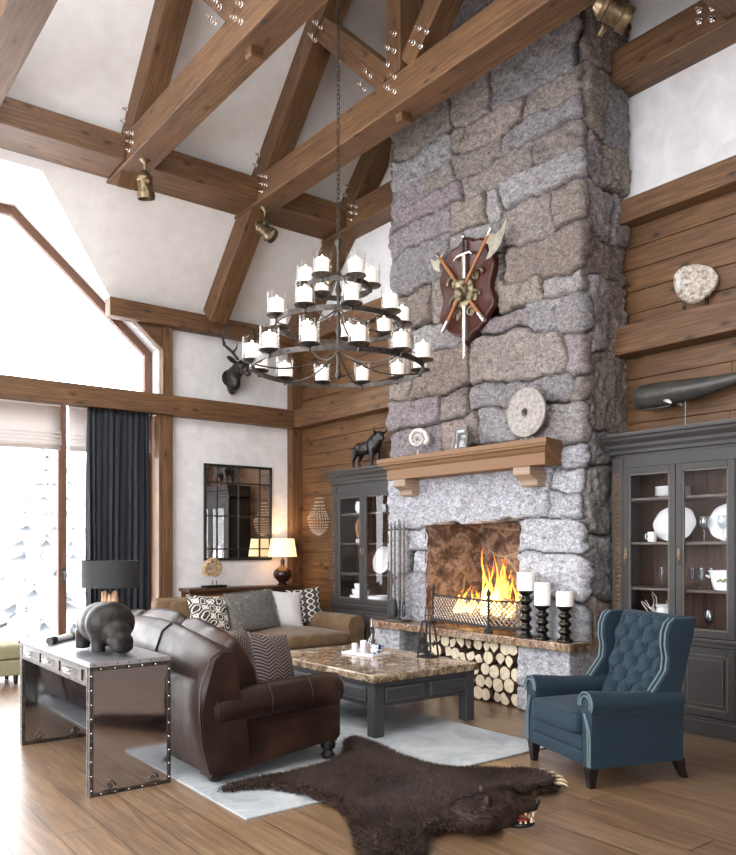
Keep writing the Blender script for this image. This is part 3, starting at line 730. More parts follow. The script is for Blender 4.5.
bx = np.array([b_[0] for b_ in BP]); bn = np.array([b_[1] for b_ in BP])
VX = bx[None, :, 0] + bn[None, :, 0] * H_ - 5.64; VY = bx[None, :, 1] + bn[None, :, 1] * H_ - 5.6
verts = np.stack([np.minimum(VX, 6.298 - 5.64), VY, np.minimum(ZZ, RIDGE_Z - np.abs(VY + 5.6 - RIDGE_Y) - .05)], -1).reshape(-1, 3)
yc = bx[:, 1]; onfront = (sv > .72) & (sv < .68 + FL - FR)
OY0, OY1, OZ = 4.99, 6.27, 1.715
faces = []
for j in range(nz - 1):
    for i in range(ns - 1):
        ym = (yc[i] + yc[i + 1]) / 2; zm = (zv[j] + zv[j + 1]) / 2
        if onfront[i] and OY0 < ym < OY1 and zm < OZ: continue
        k = j * ns + i; faces.append((k, k + 1, k + ns + 1, k + ns))
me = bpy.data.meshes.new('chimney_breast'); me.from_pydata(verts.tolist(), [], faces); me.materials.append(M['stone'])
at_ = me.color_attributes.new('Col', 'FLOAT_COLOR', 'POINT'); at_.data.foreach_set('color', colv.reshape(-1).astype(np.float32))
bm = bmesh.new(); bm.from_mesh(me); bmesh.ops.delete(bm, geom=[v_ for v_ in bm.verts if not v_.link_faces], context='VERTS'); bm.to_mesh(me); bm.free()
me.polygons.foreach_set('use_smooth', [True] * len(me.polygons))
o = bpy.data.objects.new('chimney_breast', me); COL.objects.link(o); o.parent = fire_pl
def fp(x, y, z): return (x - 5.64, y - 5.6, z)
# firebox lining
b = MB(); yb0, yb1, xb = 5.17, 6.09, 6.24
vs = [fp(5.60, OY0 - .02, .66), fp(5.60, OY1 + .02, .66), fp(xb, yb1, .66), fp(xb, yb0, .66), fp(5.60, OY0 - .02, 1.73), fp(5.60, OY1 + .02, 1.73), fp(xb, yb1, 2.1), fp(xb, yb0, 2.1)]
def sub_quad(mb, a, b_, c, d, n, amp):
    a, b_, c, d = map(Vector, (a, b_, c, d)); nn = (b_ - a).cross(d - a).normalized()
    def fn(u, v):
        p = (a * (1 - u) + b_ * u) * (1 - v) + (d * (1 - u) + c * u) * v
        e_ = min(u, 1 - u, v, 1 - v)
        return p + nn * (amp * noise.noise(p * 5) * min(1, e_ * 8))
    mb.grid(fn, n, n)
sub_quad(b, vs[3], vs[2], vs[6], vs[7], 30, .05); sub_quad(b, vs[0], vs[3], vs[7], vs[4], 24, .04); sub_quad(b, vs[2], vs[1], vs[5], vs[6], 24, .04); sub_quad(b, vs[4], vs[7], vs[6], vs[5], 8, .0)
b.build('firebox', M['firestone'], fire_pl)
b = MB(); b.b2(-.32, .62, -1.43, 1.30, .600, .672); b.build('hearth_slab', M['slabstone'], fire_pl, smooth=0, bevel=.008)
def rough_block(mb, x0, x1, y0, y1, z0, z1, res=.03, amp=.03, round_=.03):
    c = Vector(((x0 + x1) / 2, (y0 + y1) / 2, (z0 + z1) / 2)); h = Vector(((x1 - x0) / 2, (y1 - y0) / 2, (z1 - z0) / 2))
    for ax in range(3):
        for sg in (-1, 1):
            u_, v_ = [i for i in range(3) if i != ax]
            def fn(a, b_, ax=ax, sg=sg, u_=u_, v_=v_):
                p = Vector((0, 0, 0)); p[ax] = sg * h[ax]; p[u_] = (2 * a - 1) * h[u_]; p[v_] = (2 * b_ - 1) * h[v_]
                q = Vector([max(-h[i] + round_, min(h[i] - round_, p[i])) for i in range(3)]); d = p - q
                n_ = d.normalized() if d.length > 1e-6 else Vector((0, 0, 0))
                w_ = c + q + n_ * round_
                k = noise.noise(w_ * 7) * .6 + noise.noise(w_ * 17) * .4
                return w_ + n_ * (amp * k)
            mb.grid(fn, max(2, int(2 * h[u_] / res)), max(2, int(2 * h[v_] / res)))
b = MB(); rough_block(b, -.23, .62, -1.36, -.76, .225, .60); rough_block(b, -.22, .62, -1.35, -.75, 0, .222); b.build('hearth_pier', M['stone2'], fire_pl, smooth=180)
b = MB(); rough_block(b, -.23, .62, .89, 1.34, 0.0, .60); b.build('hearth_pier', M['stone2'], fire_pl, smooth=180)
b = MB(); b.b2(.45, .60, -.76, .9, 0.002, .6); b.build('niche_back', M['firestone'], fire_pl, smooth=0)

# stacked firewood in the niche: every split log on its own
lg = random.Random(3)
def log_mesh(kind, r, Lg):
    n = 14; pts = []
    for i in range(n):
        a = 2 * PI * i / n; q = r * (1 + .06 * lg.uniform(-1, 1)); pts.append((q * cos(a), q * sin(a)))
    if kind == 1: pts = [(x, max(y, -.45 * r)) for x, y in pts]
    if kind == 2: pts = [(x, max(y, -.55 * r + .9 * abs(x))) if y < .0 else (x, y) for x, y in pts]
    if kind == 3: pts = [(max(x, -.6 * r), max(y, -.6 * r)) for x, y in pts]
    return pts
logs = []; z = .072; row = 0
cols_ = []
while z < .56:
    y = 4.93 + (.065 if row % 2 else 0); rowh = .116
    while y < 6.16:
        r = lg.uniform(.056, .070)
        logs.append((y + lg.uniform(-.006, .006), z + lg.uniform(-.006, .006), r)); y += r * 2 - .006
    z += rowh; row += 1
gaps = set()
for i, (y, z, r) in enumerate(logs):
    Lg = .30; kind = lg.choice([0, 0, 1, 2, 3]); x0 = 5.46 + lg.uniform(0, .05)
    rot = lg.uniform(0, 2 * PI)
    o = bpy.data.objects.new('firewood_log', None); COL.objects.link(o); o.location = (x0, y, z); o.rotation_euler = (rot, 0, 0)
    tag(o, 'pale split log among the firewood stacked in the niche under the hearth', 'log', 'firewood stacked under the hearth')
    pts = log_mesh(kind, r, Lg)
    Mx = Matrix(((0, 0, 1, 0), (1, 0, 0, 0), (0, 1, 0, 0), (0, 0, 0, 1)))
    b = MB(); b.prism([(px * 1.0, py) for px, py in pts], .004, Lg, Mx); b.build('bark', M['bark'], o, smooth=50)
    b = MB(); b.prism([(px * .93, py * .93) for px, py in pts], 0, .006, Mx); b.build('cut_face', M['cut'], o, smooth=0)

# mantel shelf
mt = thing('mantel_shelf', 'chunky stepped wooden mantel on two corbels across the chimney', 'mantel', (5.6, 5.56, 2.2))
prof = [(0, .0), (-.235, .0), (-.235, .105), (-.255, .12), (-.275, .15), (-.30, .155), (-.305, .175), (-.315, .18), (-.315, .225), (0, .225)]
b = MB(); XZm = Matrix(((1, 0, 0, 0), (0, 0, 1, 0), (0, 1, 0, 0), (0, 0, 0, 1)))
secs = []
for (y, e_) in ((-1.09, 1), (1.09, 1)):
    secs.append([(p[0], y - (-(p[0]) - .235) * (1 if y < 0 else -1) if p[0] < -.235 else y, p[1]) for p in prof])
b.loft(secs); b.build('shelf_board', M['mantelwood'], mt, smooth=0, bevel=.004)
for y in (-.81, .90):
    b = MB(); pr = [(0, 0), (-.225, 0), (-.225, -.07), (-.20, -.085), (-.16, -.095), (-.13, -.12), (-.12, -.165), (-.09, -.175), (0, -.175)]
    b.prism([(p[0], p[1]) for p in pr], y - .1, y + .1, Matrix(((1, 0, 0, 0), (0, 0, 1, 0), (0, 1, 0, 0), (0, 0, 0, 1)))); b.build('corbel', M['corbel'], mt, smooth=0, bevel=.006)
# the fire: charred logs and flames
m = M['fire'] = bpy.data.materials.new('fire_flame'); m.use_nodes = True; nt = m.node_tree; nt.nodes.clear()
o_ = nt.nodes.new('ShaderNodeOutputMaterial'); em = nt.nodes.new('ShaderNodeEmission'); trn = nt.nodes.new('ShaderNodeBsdfTransparent'); mx = nt.nodes.new('ShaderNodeMixShader')
uvn = nt.nodes.new('ShaderNodeTexCoord'); sp = nt.nodes.new('ShaderNodeSeparateXYZ'); L(m, uvn.outputs['UV'], sp.inputs[0])
cr = nt.nodes.new('ShaderNodeValToRGB'); el = cr.color_ramp.elements; el[0].position = 0; el[0].color = (1, .72, .25, 1); el[1].position = .95; el[1].color = (.9, .16, .02, 1)
e2 = el.new(.5); e2.color = (1, .42, .06, 1); L(m, sp.outputs[1], cr.inputs[0]); L(m, cr.outputs[0], em.inputs[0])
st = math_(m, 'MULTIPLY_ADD', sp.outputs[1], -5.0, 6.5); L(m, st, em.inputs[1])
al = math_(m, 'MULTIPLY', math_(m, 'GREATER_THAN', noisef(m, coord(m, 'Object', (9, 9, 4)), 1.6, 2), .43), .8); L(m, al, mx.inputs[0]); L(m, trn.outputs[0], mx.inputs[1]); L(m, em.outputs[0], mx.inputs[2]); L(m, mx.outputs[0], o_.inputs[0])
lf = thing('log_fire', 'leaping orange flames of the fire burning in the fireplace', 'fire', (5.80, 5.45, .70))
fr_ = random.Random(4)
for i in range(44):
    cy = fr_.uniform(-.30, .52); cx = fr_.uniform(-.10, .14); hgt = (.78 - abs(cy - .05) * 1.2) * fr_.uniform(.4, 1.0); r0 = fr_.uniform(.024, .055)
    ph = fr_.random() * 6; b = MB()
    def fn(u, v, cy=cy, cx=cx, hgt=hgt, r0=r0, ph=ph):
        r_ = r0 * (1 - v) ** .75 * (.55 + .9 * sin(PI * min(1, v * 1.6 + .18)) * .7); a = 2 * PI * u
        sw = .075 * sin(ph + v * 6) * v
        return (cx + r_ * .6 * cos(a) + sw * .4, cy + r_ * sin(a) + sw - .10 * v * (cy > .2), .10 + v * hgt)
    b.grid(fn, 10, 14); b.build('flame', M['fire'], lf)
for (p, q, r, lab) in (((5.72, 5.02, .80), (5.86, 5.84, .79), .055, 'charred log lying lowest at the front of the fire'), ((5.95, 5.08, .80), (5.96, 5.86, .80), .06, 'charred log lying at the back of the fire'),
                  ((5.70, 5.22, .925), (6.02, 5.46, .99), .055, 'pale log leaning on the right of the fire'), ((5.76, 5.62, .91), (6.0, 5.44, 1.07), .05, 'log crossing behind the flames on the left')):
    d = Vector(q) - Vector(p)
    o = thing('burning_log', lab, 'log', p, 0, 'logs in the fire')
    b = MB(); b.tube([Vector((0, 0, 0)), d * .3 + Vector((0, 0, .004)), d * .7, d], [r, r * 1.03, r * .98, r * .95], n=12); b.build('bark', M['charlog'], o, smooth=50)
    b = MB(); dn = d.normalized(); b.tube([-dn * .004, dn * .001], r * .92, n=12); b.build('cut_face', M['cut'], o, smooth=50)
gr_ = thing('fire_grate', 'low iron grate under the burning logs', 'grate', (5.86, 5.45, .6725))
b = MB()
for y in np.linspace(-.4, .44, 8): b.tube([(-.2, y, .055), (.17, y, .055)], .008)
b.tube([(-.16, -.42, .045), (-.16, .46, .045)], .010); b.tube([(.12, -.42, .045), (.12, .46, .045)], .010)
b.build('bars', M['iron'], gr_)
for (x, y) in ((-.16, -.4), (-.16, .44), (.12, -.4), (.12, .44)):
    b = MB(); b.tube([(x, y, 0), (x, y, .05)], .011); b.build('leg', M['iron'], gr_)
lamp('fire_light', 'POINT', (5.74, 5.42, 1.02), 14, (1.0, .55, .22), .12)

# fire screen
SA, SB, SC = Vector((5.60, 6.16, .6725)), Vector((5.45, 5.22, .6725)), Vector((5.56, 4.86, .6725))
fs = thing('fire_screen', 'low lattice iron fire screen with finial posts before the fire', 'fire screen', SB)
def scr_pt(a, b_, u, z): return (a * (1 - u) + b_ * u) - SB + Vector((0, 0, z))
for (a, b_, nd) in ((SA, SB, 20), (SB, SC, 8)):
    Lw = (b_ - a).length; m_ = MB(); zb0, zt0 = .05, .30; dw = (zt0 - zb0)
    step = .052
    for s in (1, -1):
        u = -dw
        while u < Lw:
            p0, p1 = u, u + dw; z0, z1 = (zb0, zt0) if s > 0 else (zt0, zb0)
            if p0 < 0: z0 += (z1 - z0) * (-p0) / dw; p0 = 0
            if p1 > Lw: z1 -= (z1 - z0) * (p1 - Lw) / (p1 - p0) if p1 > p0 else 0; p1 = Lw
            if p1 - p0 > .005: m_.tube([scr_pt(a, b_, p0 / Lw, z0), scr_pt(a, b_, p1 / Lw, z1)], .0065, n=4)
            u += step
    m_.build('lattice', M['steel'], fs, smooth=0)
    r_ = MB(); r_.beam(scr_pt(a, b_, 0, zt0), scr_pt(a, b_, 1, zt0), .016, .016); r_.beam(scr_pt(a, b_, 0, zb0), scr_pt(a, b_, 1, zb0), .014, .03); r_.build('rail', M['iron'], fs, smooth=0)
for p in (SA, SB, SC):
    b = MB(); q = p - SB; b.lathe([(.05, 0), (.05, .01), (.028, .03), (.016, .05), (.012, .1), (.012, .30), (.020, .31), (.012, .33), (.024, .36), (.018, .385), (.0, .42)], (q.x, q.y, 0), 12); b.build('post', M['iron'], fs)

# tool set
M['toolsteel'] = speckle('brushed_tool_steel', rgb(84, 80, 78), rgb(124, 118, 114), 20, .38, .001, metal=.9)
ft = thing('fire_tool_stand', 'tall steel fireplace tool set standing on the left end of the hearth', 'fire tools', (5.50, 6.60, .6725))
b = MB(); b.b2(-.09, .07, -.14, .14, 0, .018); b.lathe([(.02, .018), (.014, .03), (.011, .04)], (0, 0, 0), 10); b.build('base', M['trimsteel'], ft, smooth=30, bevel=.004)
b = MB(); b.tube([(0, 0, .02), (0, 0, 1.06)], .010, 8); b.tube([(0, -.12, 1.0), (0, .12, 1.0)], .007); b.tube([(0, 0, 1.06), (0, .018, 1.085), (0, 0, 1.105), (0, -.018, 1.085), (0, 0, 1.06)], .006); b.build('stand', M['trimsteel'], ft)
for i, y in enumerate((-.105, -.045, .05, .11)):
    t_ = thing('fire_tool', ['steel tongs hanging rightmost on the fireplace tool stand', 'steel poker hanging second from the right on the tool stand', 'steel hearth brush hanging on the tool stand', 'steel ash shovel hanging leftmost on the tool stand'][i], 'fire tool', (5.475, 6.60 + y, .672), 0, 'fireplace tools')
    b = MB(); b.tube([(0, 0, .22), (0, 0, 1.03)], .011, 8); b.tube([(0, 0, 1.03), (0, .016, 1.06), (0, 0, 1.075), (0, -.016, 1.06), (0, 0, 1.03)], .005, 6); b.build('shaft', M['toolsteel'], t_)
    b = MB()
    if i == 0: b.tube([(0, .0, .24), (0, .02, .16), (0, .012, .07), (0, -.002, .05)], .006); b.tube([(0, .0, .24), (0, -.02, .16), (0, -.012, .07), (0, .002, .05)], .006); nm = 'jaw'
    elif i == 1: b.tube([(0, 0, .24), (0, 0, .06)], [.008, .003]); b.tube([(0, 0, .12), (-.03, 0, .10), (-.035, 0, .13)], [.006, .005, .002]); nm = 'hook'
    elif i == 2: b.lathe([(.012, .24), (.028, .20), (.036, .06), (.034, .04)], n=14); nm = 'bristles'
    else: b.loft([[(-.015, -.045, .05), (-.015, .045, .05), (-.009, .045, .05), (-.009, -.045, .05)], [(-.012, -.05, .17), (-.012, .05, .17), (-.006, .05, .17), (-.006, -.05, .17)], [(-.004, -.02, .25), (-.004, .02, .25), (.004, .02, .25), (.004, -.02, .25)]]); nm = 'blade'
    b.build(nm, M['iron'], t_)

# pillar candles on turned holders
def candle_set(x, y, hh, ch, r, lab, lab2):
    o = thing('candle_holder', lab, 'candle holder', (x, y, .672), 0, 'turned candle holders on the hearth')
    pr = [(.066, 0), (.070, .008), (.066, .02), (.048, .03), (.040, .05)]
    nb = max(2, int(round((hh - .10) / .075))); z = .05; st_ = (hh - .10) / nb
    for i in range(nb):
        pr += [(.036, z + .1 * st_), (.055, z + .36 * st_), (.057, z + .55 * st_), (.040, z + .85 * st_), (.034, z + .95 * st_)]; z += st_
    pr += [(.034, hh - .045), (.05, hh - .03), (.064, hh - .018), (.066, hh - .004), (.060, hh), (.0, hh)]
    b = MB(); b.lathe(pr, n=22); b.build('turned_stem', M['candlemetal'], o, smooth=60)
    c = thing('pillar_candle', lab2, 'candle', (x, y, .672 + hh), 0, 'white pillar candles on the hearth')
    b = MB(); b.lathe([(r, 0), (r, ch - .006), (r - .006, ch), (r * .55, ch - .004), (0, ch - .010)], n=28); b.build('wax', M['candle'], c, smooth=50)
    b = MB(); b.tube([(0, 0, ch - .012), (.001, 0, ch + .012)], .002); b.build('wick', M['iron'], c)
M['candlemetal'] = mat('black_mercury_metal', rgb(58, 54, 50), .16, .9)
candle_set(5.42, 4.735, .42, .165, .078, 'tallest of the three turned dark candle holders on the hearth', 'white pillar candle on the tallest holder')
candle_set(5.42, 4.545, .30, .20, .070, 'middle turned dark candle holder of three, between tall and right one', 'tall white pillar candle on the middle holder')
candle_set(5.44, 4.315, .305, .125, .075, 'turned dark candle holder at the right end of the hearth', 'short squat white candle on the right holder')

# ------------------------------------------------------------------ mantel ornaments
def ammonite(mb, c, r, turns=2.6, tz=.35, ribs=26, axis='x', n=110):
    pts = []; rad_ = []
    for i in range(n):
        t = i / (n - 1); a = t * turns * 2 * PI; q = r * math.exp(-1.75 * (1 - t) * turns / 2.6 * 1.0)
        wv = q * .215 * (1 + .10 * sin(ribs * a / (2 * PI) * 2))
        pts.append((c[0], c[1] + (q - wv) * cos(a), c[2] + (q - wv) * sin(a))); rad_.append(wv)
    mb.tube(pts, rad_, n=10)
o = thing('ammonite_ornament', 'white ammonite fossil on a black block at the left of the mantel', 'ornament', (5.45, 6.24, 2.425), .55)
b = MB(); b.b2(-.04, .04, -.11, .11, 0, .022); b.build('base', M['darkfoot'], o, smooth=0, bevel=.003)
M['shellwhite'] = speckle('white_shell', rgb(178, 172, 168), rgb(220, 216, 212), 24, .5, .003)
b = MB(); ammonite(b, (0, 0, .19), .145); b.tube([(0, 0, .02), (0, 0, .08)], .008); b.build('shell', M['shellwhite'], o)
M['frame'] = paint('pewter_frame', rgb(84, 78, 72), rgb(128, 120, 110), .4)
m = M['photo'] = mat('framed_print', rgb(190, 196, 200), .3); n = noisef(m, coord(m), 14, 3); P(m, 'Base Color', ramp(m, n, [(.35, rgb(70, 76, 82)), (.5, rgb(170, 176, 180)), (.7, rgb(224, 228, 232))]))
def pframe(y, x, w_, h_, bw, rz, lab):
    o = thing('picture_frame', lab, 'picture frame', (x, y, 2.425), rz, 'frames on the mantel')
    Mx = Ry(.12)
    b = MB()
    for (u0, u1, z0, z1) in ((-w_ / 2, w_ / 2, 0, bw), (-w_ / 2, w_ / 2, h_ - bw, h_), (-w_ / 2, -w_ / 2 + bw, bw, h_ - bw), (w_ / 2 - bw, w_ / 2, bw, h_ - bw)):
        b.b2(-.012, .012, u0, u1, z0, z1, Mx)
    b.build('border', M['frame'], o, smooth=0, bevel=.004)
    b = MB(); b.b2(-.004, .004, -w_ / 2 + bw, w_ / 2 - bw, bw, h_ - bw, Mx); b.build('picture', M['photo'], o, smooth=0)
    b = MB(); b.tube([(.025, 0, h_ * .7), (.085, 0, .004)], .005); b.build('easel_leg', M['frame'], o)
pframe(5.62, 5.45, .19, .25, .035, 0, 'larger pewter picture frame behind the small one on the mantel')
pframe(5.50, 5.375, .12, .17, .026, .25, 'small pewter picture frame in front of the larger one on the mantel')
M['discstone'] = speckle('pale_carved_stone', rgb(132, 126, 120), rgb(172, 166, 160), 30, .8, .004)
o = thing('stone_disc', 'round pale stone disc with centre hole on the right of the mantel', 'ornament', (5.46, 4.76, 2.425))
b = MB(); Mx = T(0, 0, .27) @ Ry(-PI / 2)
b.lathe([(.045, -.025), (.215, -.02), (.222, -.01), (.222, .012), (.205, .022), (.19, .022), (.185, .027), (.10, .027), (.095, .022), (.05, .022), (.045, .03), (.036, .03), (.032, -.022), (.045, -.025)], n=44, M=Mx); b.build('disc', M['discstone'], o)
b = MB(); b.b2(-.04, .04, -.1, .1, 0, .012); b.tube([(.03, -.07, .01), (.03, -.07, .16)], .004); b.tube([(.03, .07, .01), (.03, .07, .16)], .004); b.tube([(.03, -.07, .055), (-.03, -.07, .055)], .004); b.tube([(.03, .07, .055), (-.03, .07, .055)], .004); b.build('stand', M['iron'], o)

# ------------------------------------------------------------------ shield with crossed axes and sword
px_ = 5.54
pl = thing('shield_plaque', 'dark wooden shield plaque with a gilt lion mask high on the chimney', 'wall plaque', (px_, 5.60, 4.03))
half = [(0, .53), (.07, .50), (.11, .47), (.20, .46), (.27, .43), (.29, .36), (.33, .28), (.385, .22), (.385, .16), (.36, .08), (.335, .0), (.335, -.06), (.36, -.13), (.385, -.19), (.375, -.25), (.31, -.30), (.26, -.37), (.18, -.42), (.09, -.45), (.045, -.49), (0, -.55)]
out = [(y, z) for y, z in half] + [(-y, z) for y, z in half[-2:0:-1]]
b = MB()
secs = [[(x, y * s, z * s) for y, z in out] for (x, s) in ((.035, 1.0), (0, 1.0), (-.018, .985), (-.026, .94), (-.018, .90), (-.018, .02))]
b.loft(secs); b.build('board', M['plaque'], pl, smooth=30)
M['gilt'] = speckle('aged_gilt', rgb(74, 66, 50), rgb(150, 138, 112), 22, .4, .006, metal=.7)
b = MB()
b.ball((-.06, 0, -.02), (.06, .085, .10)); b.ball((-.11, 0, -.05), (.05, .05, .05)); b.ball((-.145, 0, -.035), (.02, .026, .02)); b.ball((-.085, 0, .05), (.05, .075, .05))
for s in (1, -1):
    b.ball((-.105, s * .04, .01), (.022, .024, .018)); b.ball((-.04, s * .085, .06), (.025, .03, .035)); b.ball((-.115, s * .03, -.075), (.028, .03, .024))
    for k in range(7):
        a = -1.9 + k * .5; b.ball((-.03, s * .10 * cos(a) if k else 0, -.02 + .13 * sin(a)), (.03, .036, .05))
b.ball((-.10, 0, -.105), (.03, .035, .03))
b.build('lion_mask', M['gilt'], pl, remesh=.009, sm=4)
b = MB()
for s in (1, -1):
    for (y0, z0, k) in ((.12, -.10, 1), (.14, .10, 1.1), (.08, -.24, .9)):
        pts = []; rr_ = []
        for i in range(22):
            t = i / 21; a = t * 5.2; q = .075 * k * (1 - .75 * t)
            pts.append((-.03 - .01 * sin(t * 3), s * (y0 + .09 * k + q * cos(a) - .075), z0 + q * sin(a))); rr_.append(.016 * (1 - .6 * t))
        b = MB(); b.tube(pts, rr_, n=6)
        b.ball((-.028, s * (y0 + .02), z0), (.012, .03, .045)); b.build('acanthus_scroll', M['gilt'], pl)
# sword
sw = thing('sword', 'silver sword hanging point down through the centre of the shield', 'sword', (px_ - .05, 5.60, 4.03))
b = MB(); b.loft([[(-.008, 0, z), (0, w_, z), (.008, 0, z), (0, -w_, z)] for (z, w_) in ((.34, .026), (-.55, .02), (-.66, .012), (-.70, .001))]); b.build('blade', M['steel'], sw, smooth=0)
b = MB(); b.tube([(0, -.13, .315), (0, -.09, .345), (0, -.03, .35), (0, .03, .35), (0, .09, .345), (0, .13, .315)], [.016, .013, .014, .014, .013, .016], n=8); b.build('guard', M['steel'], sw)
b = MB(); b.lathe([(.013, .35), (.016, .42), (.013, .50)], n=10); b.build('grip', M['iron'], sw)
b = MB(); b.ball((0, 0, .52), (.024, .024, .024)); b.build('pommel', M['steel'], sw)
M['axesteel'] = speckle('axe_steel', rgb(190, 184, 162), rgb(226, 222, 206), 14, .3, .002, metal=.9)
def axe(s, xo, lab, bs):
    o = thing('battle_axe', lab, 'axe', (px_ + xo, 5.60, 4.03), 0, 'crossed battle axes')
    p0, p1 = Vector((0, s * .24, -.33)), Vector((0, s * -.37, .43)); d = (p1 - p0).normalized(); q = Vector((0, -d.z, d.y)) * s
    b = MB(); b.tube([p0, p0 * .5 + p1 * .5, p1], [.019, .017, .018], n=10); b.build('haft', M['haft'], o)
    b = MB(); b.tube([p0 - d * .05, p0 + d * .07], .0225, n=10); b.build('ferrule', M['steel'], o)
    b = MB(); b.tube([p1 - d * .015, p1 + d * .05], .023, n=10); b.build('ferrule', M['steel'], o)
    pts2 = [(.018, -.045), (.05, -.045), (.09, -.075), (.10, -.15), (.135, -.12), (.165, -.05), (.17, .02), (.15, .10), (.11, .19), (.105, .10), (.075, .05), (.018, .03)]
    c = p1 - d * .03
    b = MB(); vs0 = [c + q * u * bs + d * v * bs + Vector((-.006, 0, 0)) for u, v in pts2]; vs1 = [v_ + Vector((.012, 0, 0)) for v_ in vs0]; n_ = len(pts2)
    b.add(vs0 + vs1, [tuple(range(n_)), tuple(range(2 * n_ - 1, n_ - 1, -1))] + [(i, (i + 1) % n_, n_ + (i + 1) % n_, n_ + i) for i in range(n_)])
    b.tube([c - q * .018, c - q * .075 + d * .02], [.014, .003], n=6)
    b.build('axe_head', M['axesteel'], o, smooth=0, bevel=.002)
axe(1, -.075, 'crossed battle axe whose pale crescent blade is at the upper right of the shield', 1.2)
axe(-1, -.034, 'crossed battle axe whose head is at the upper left of the shield', .72)
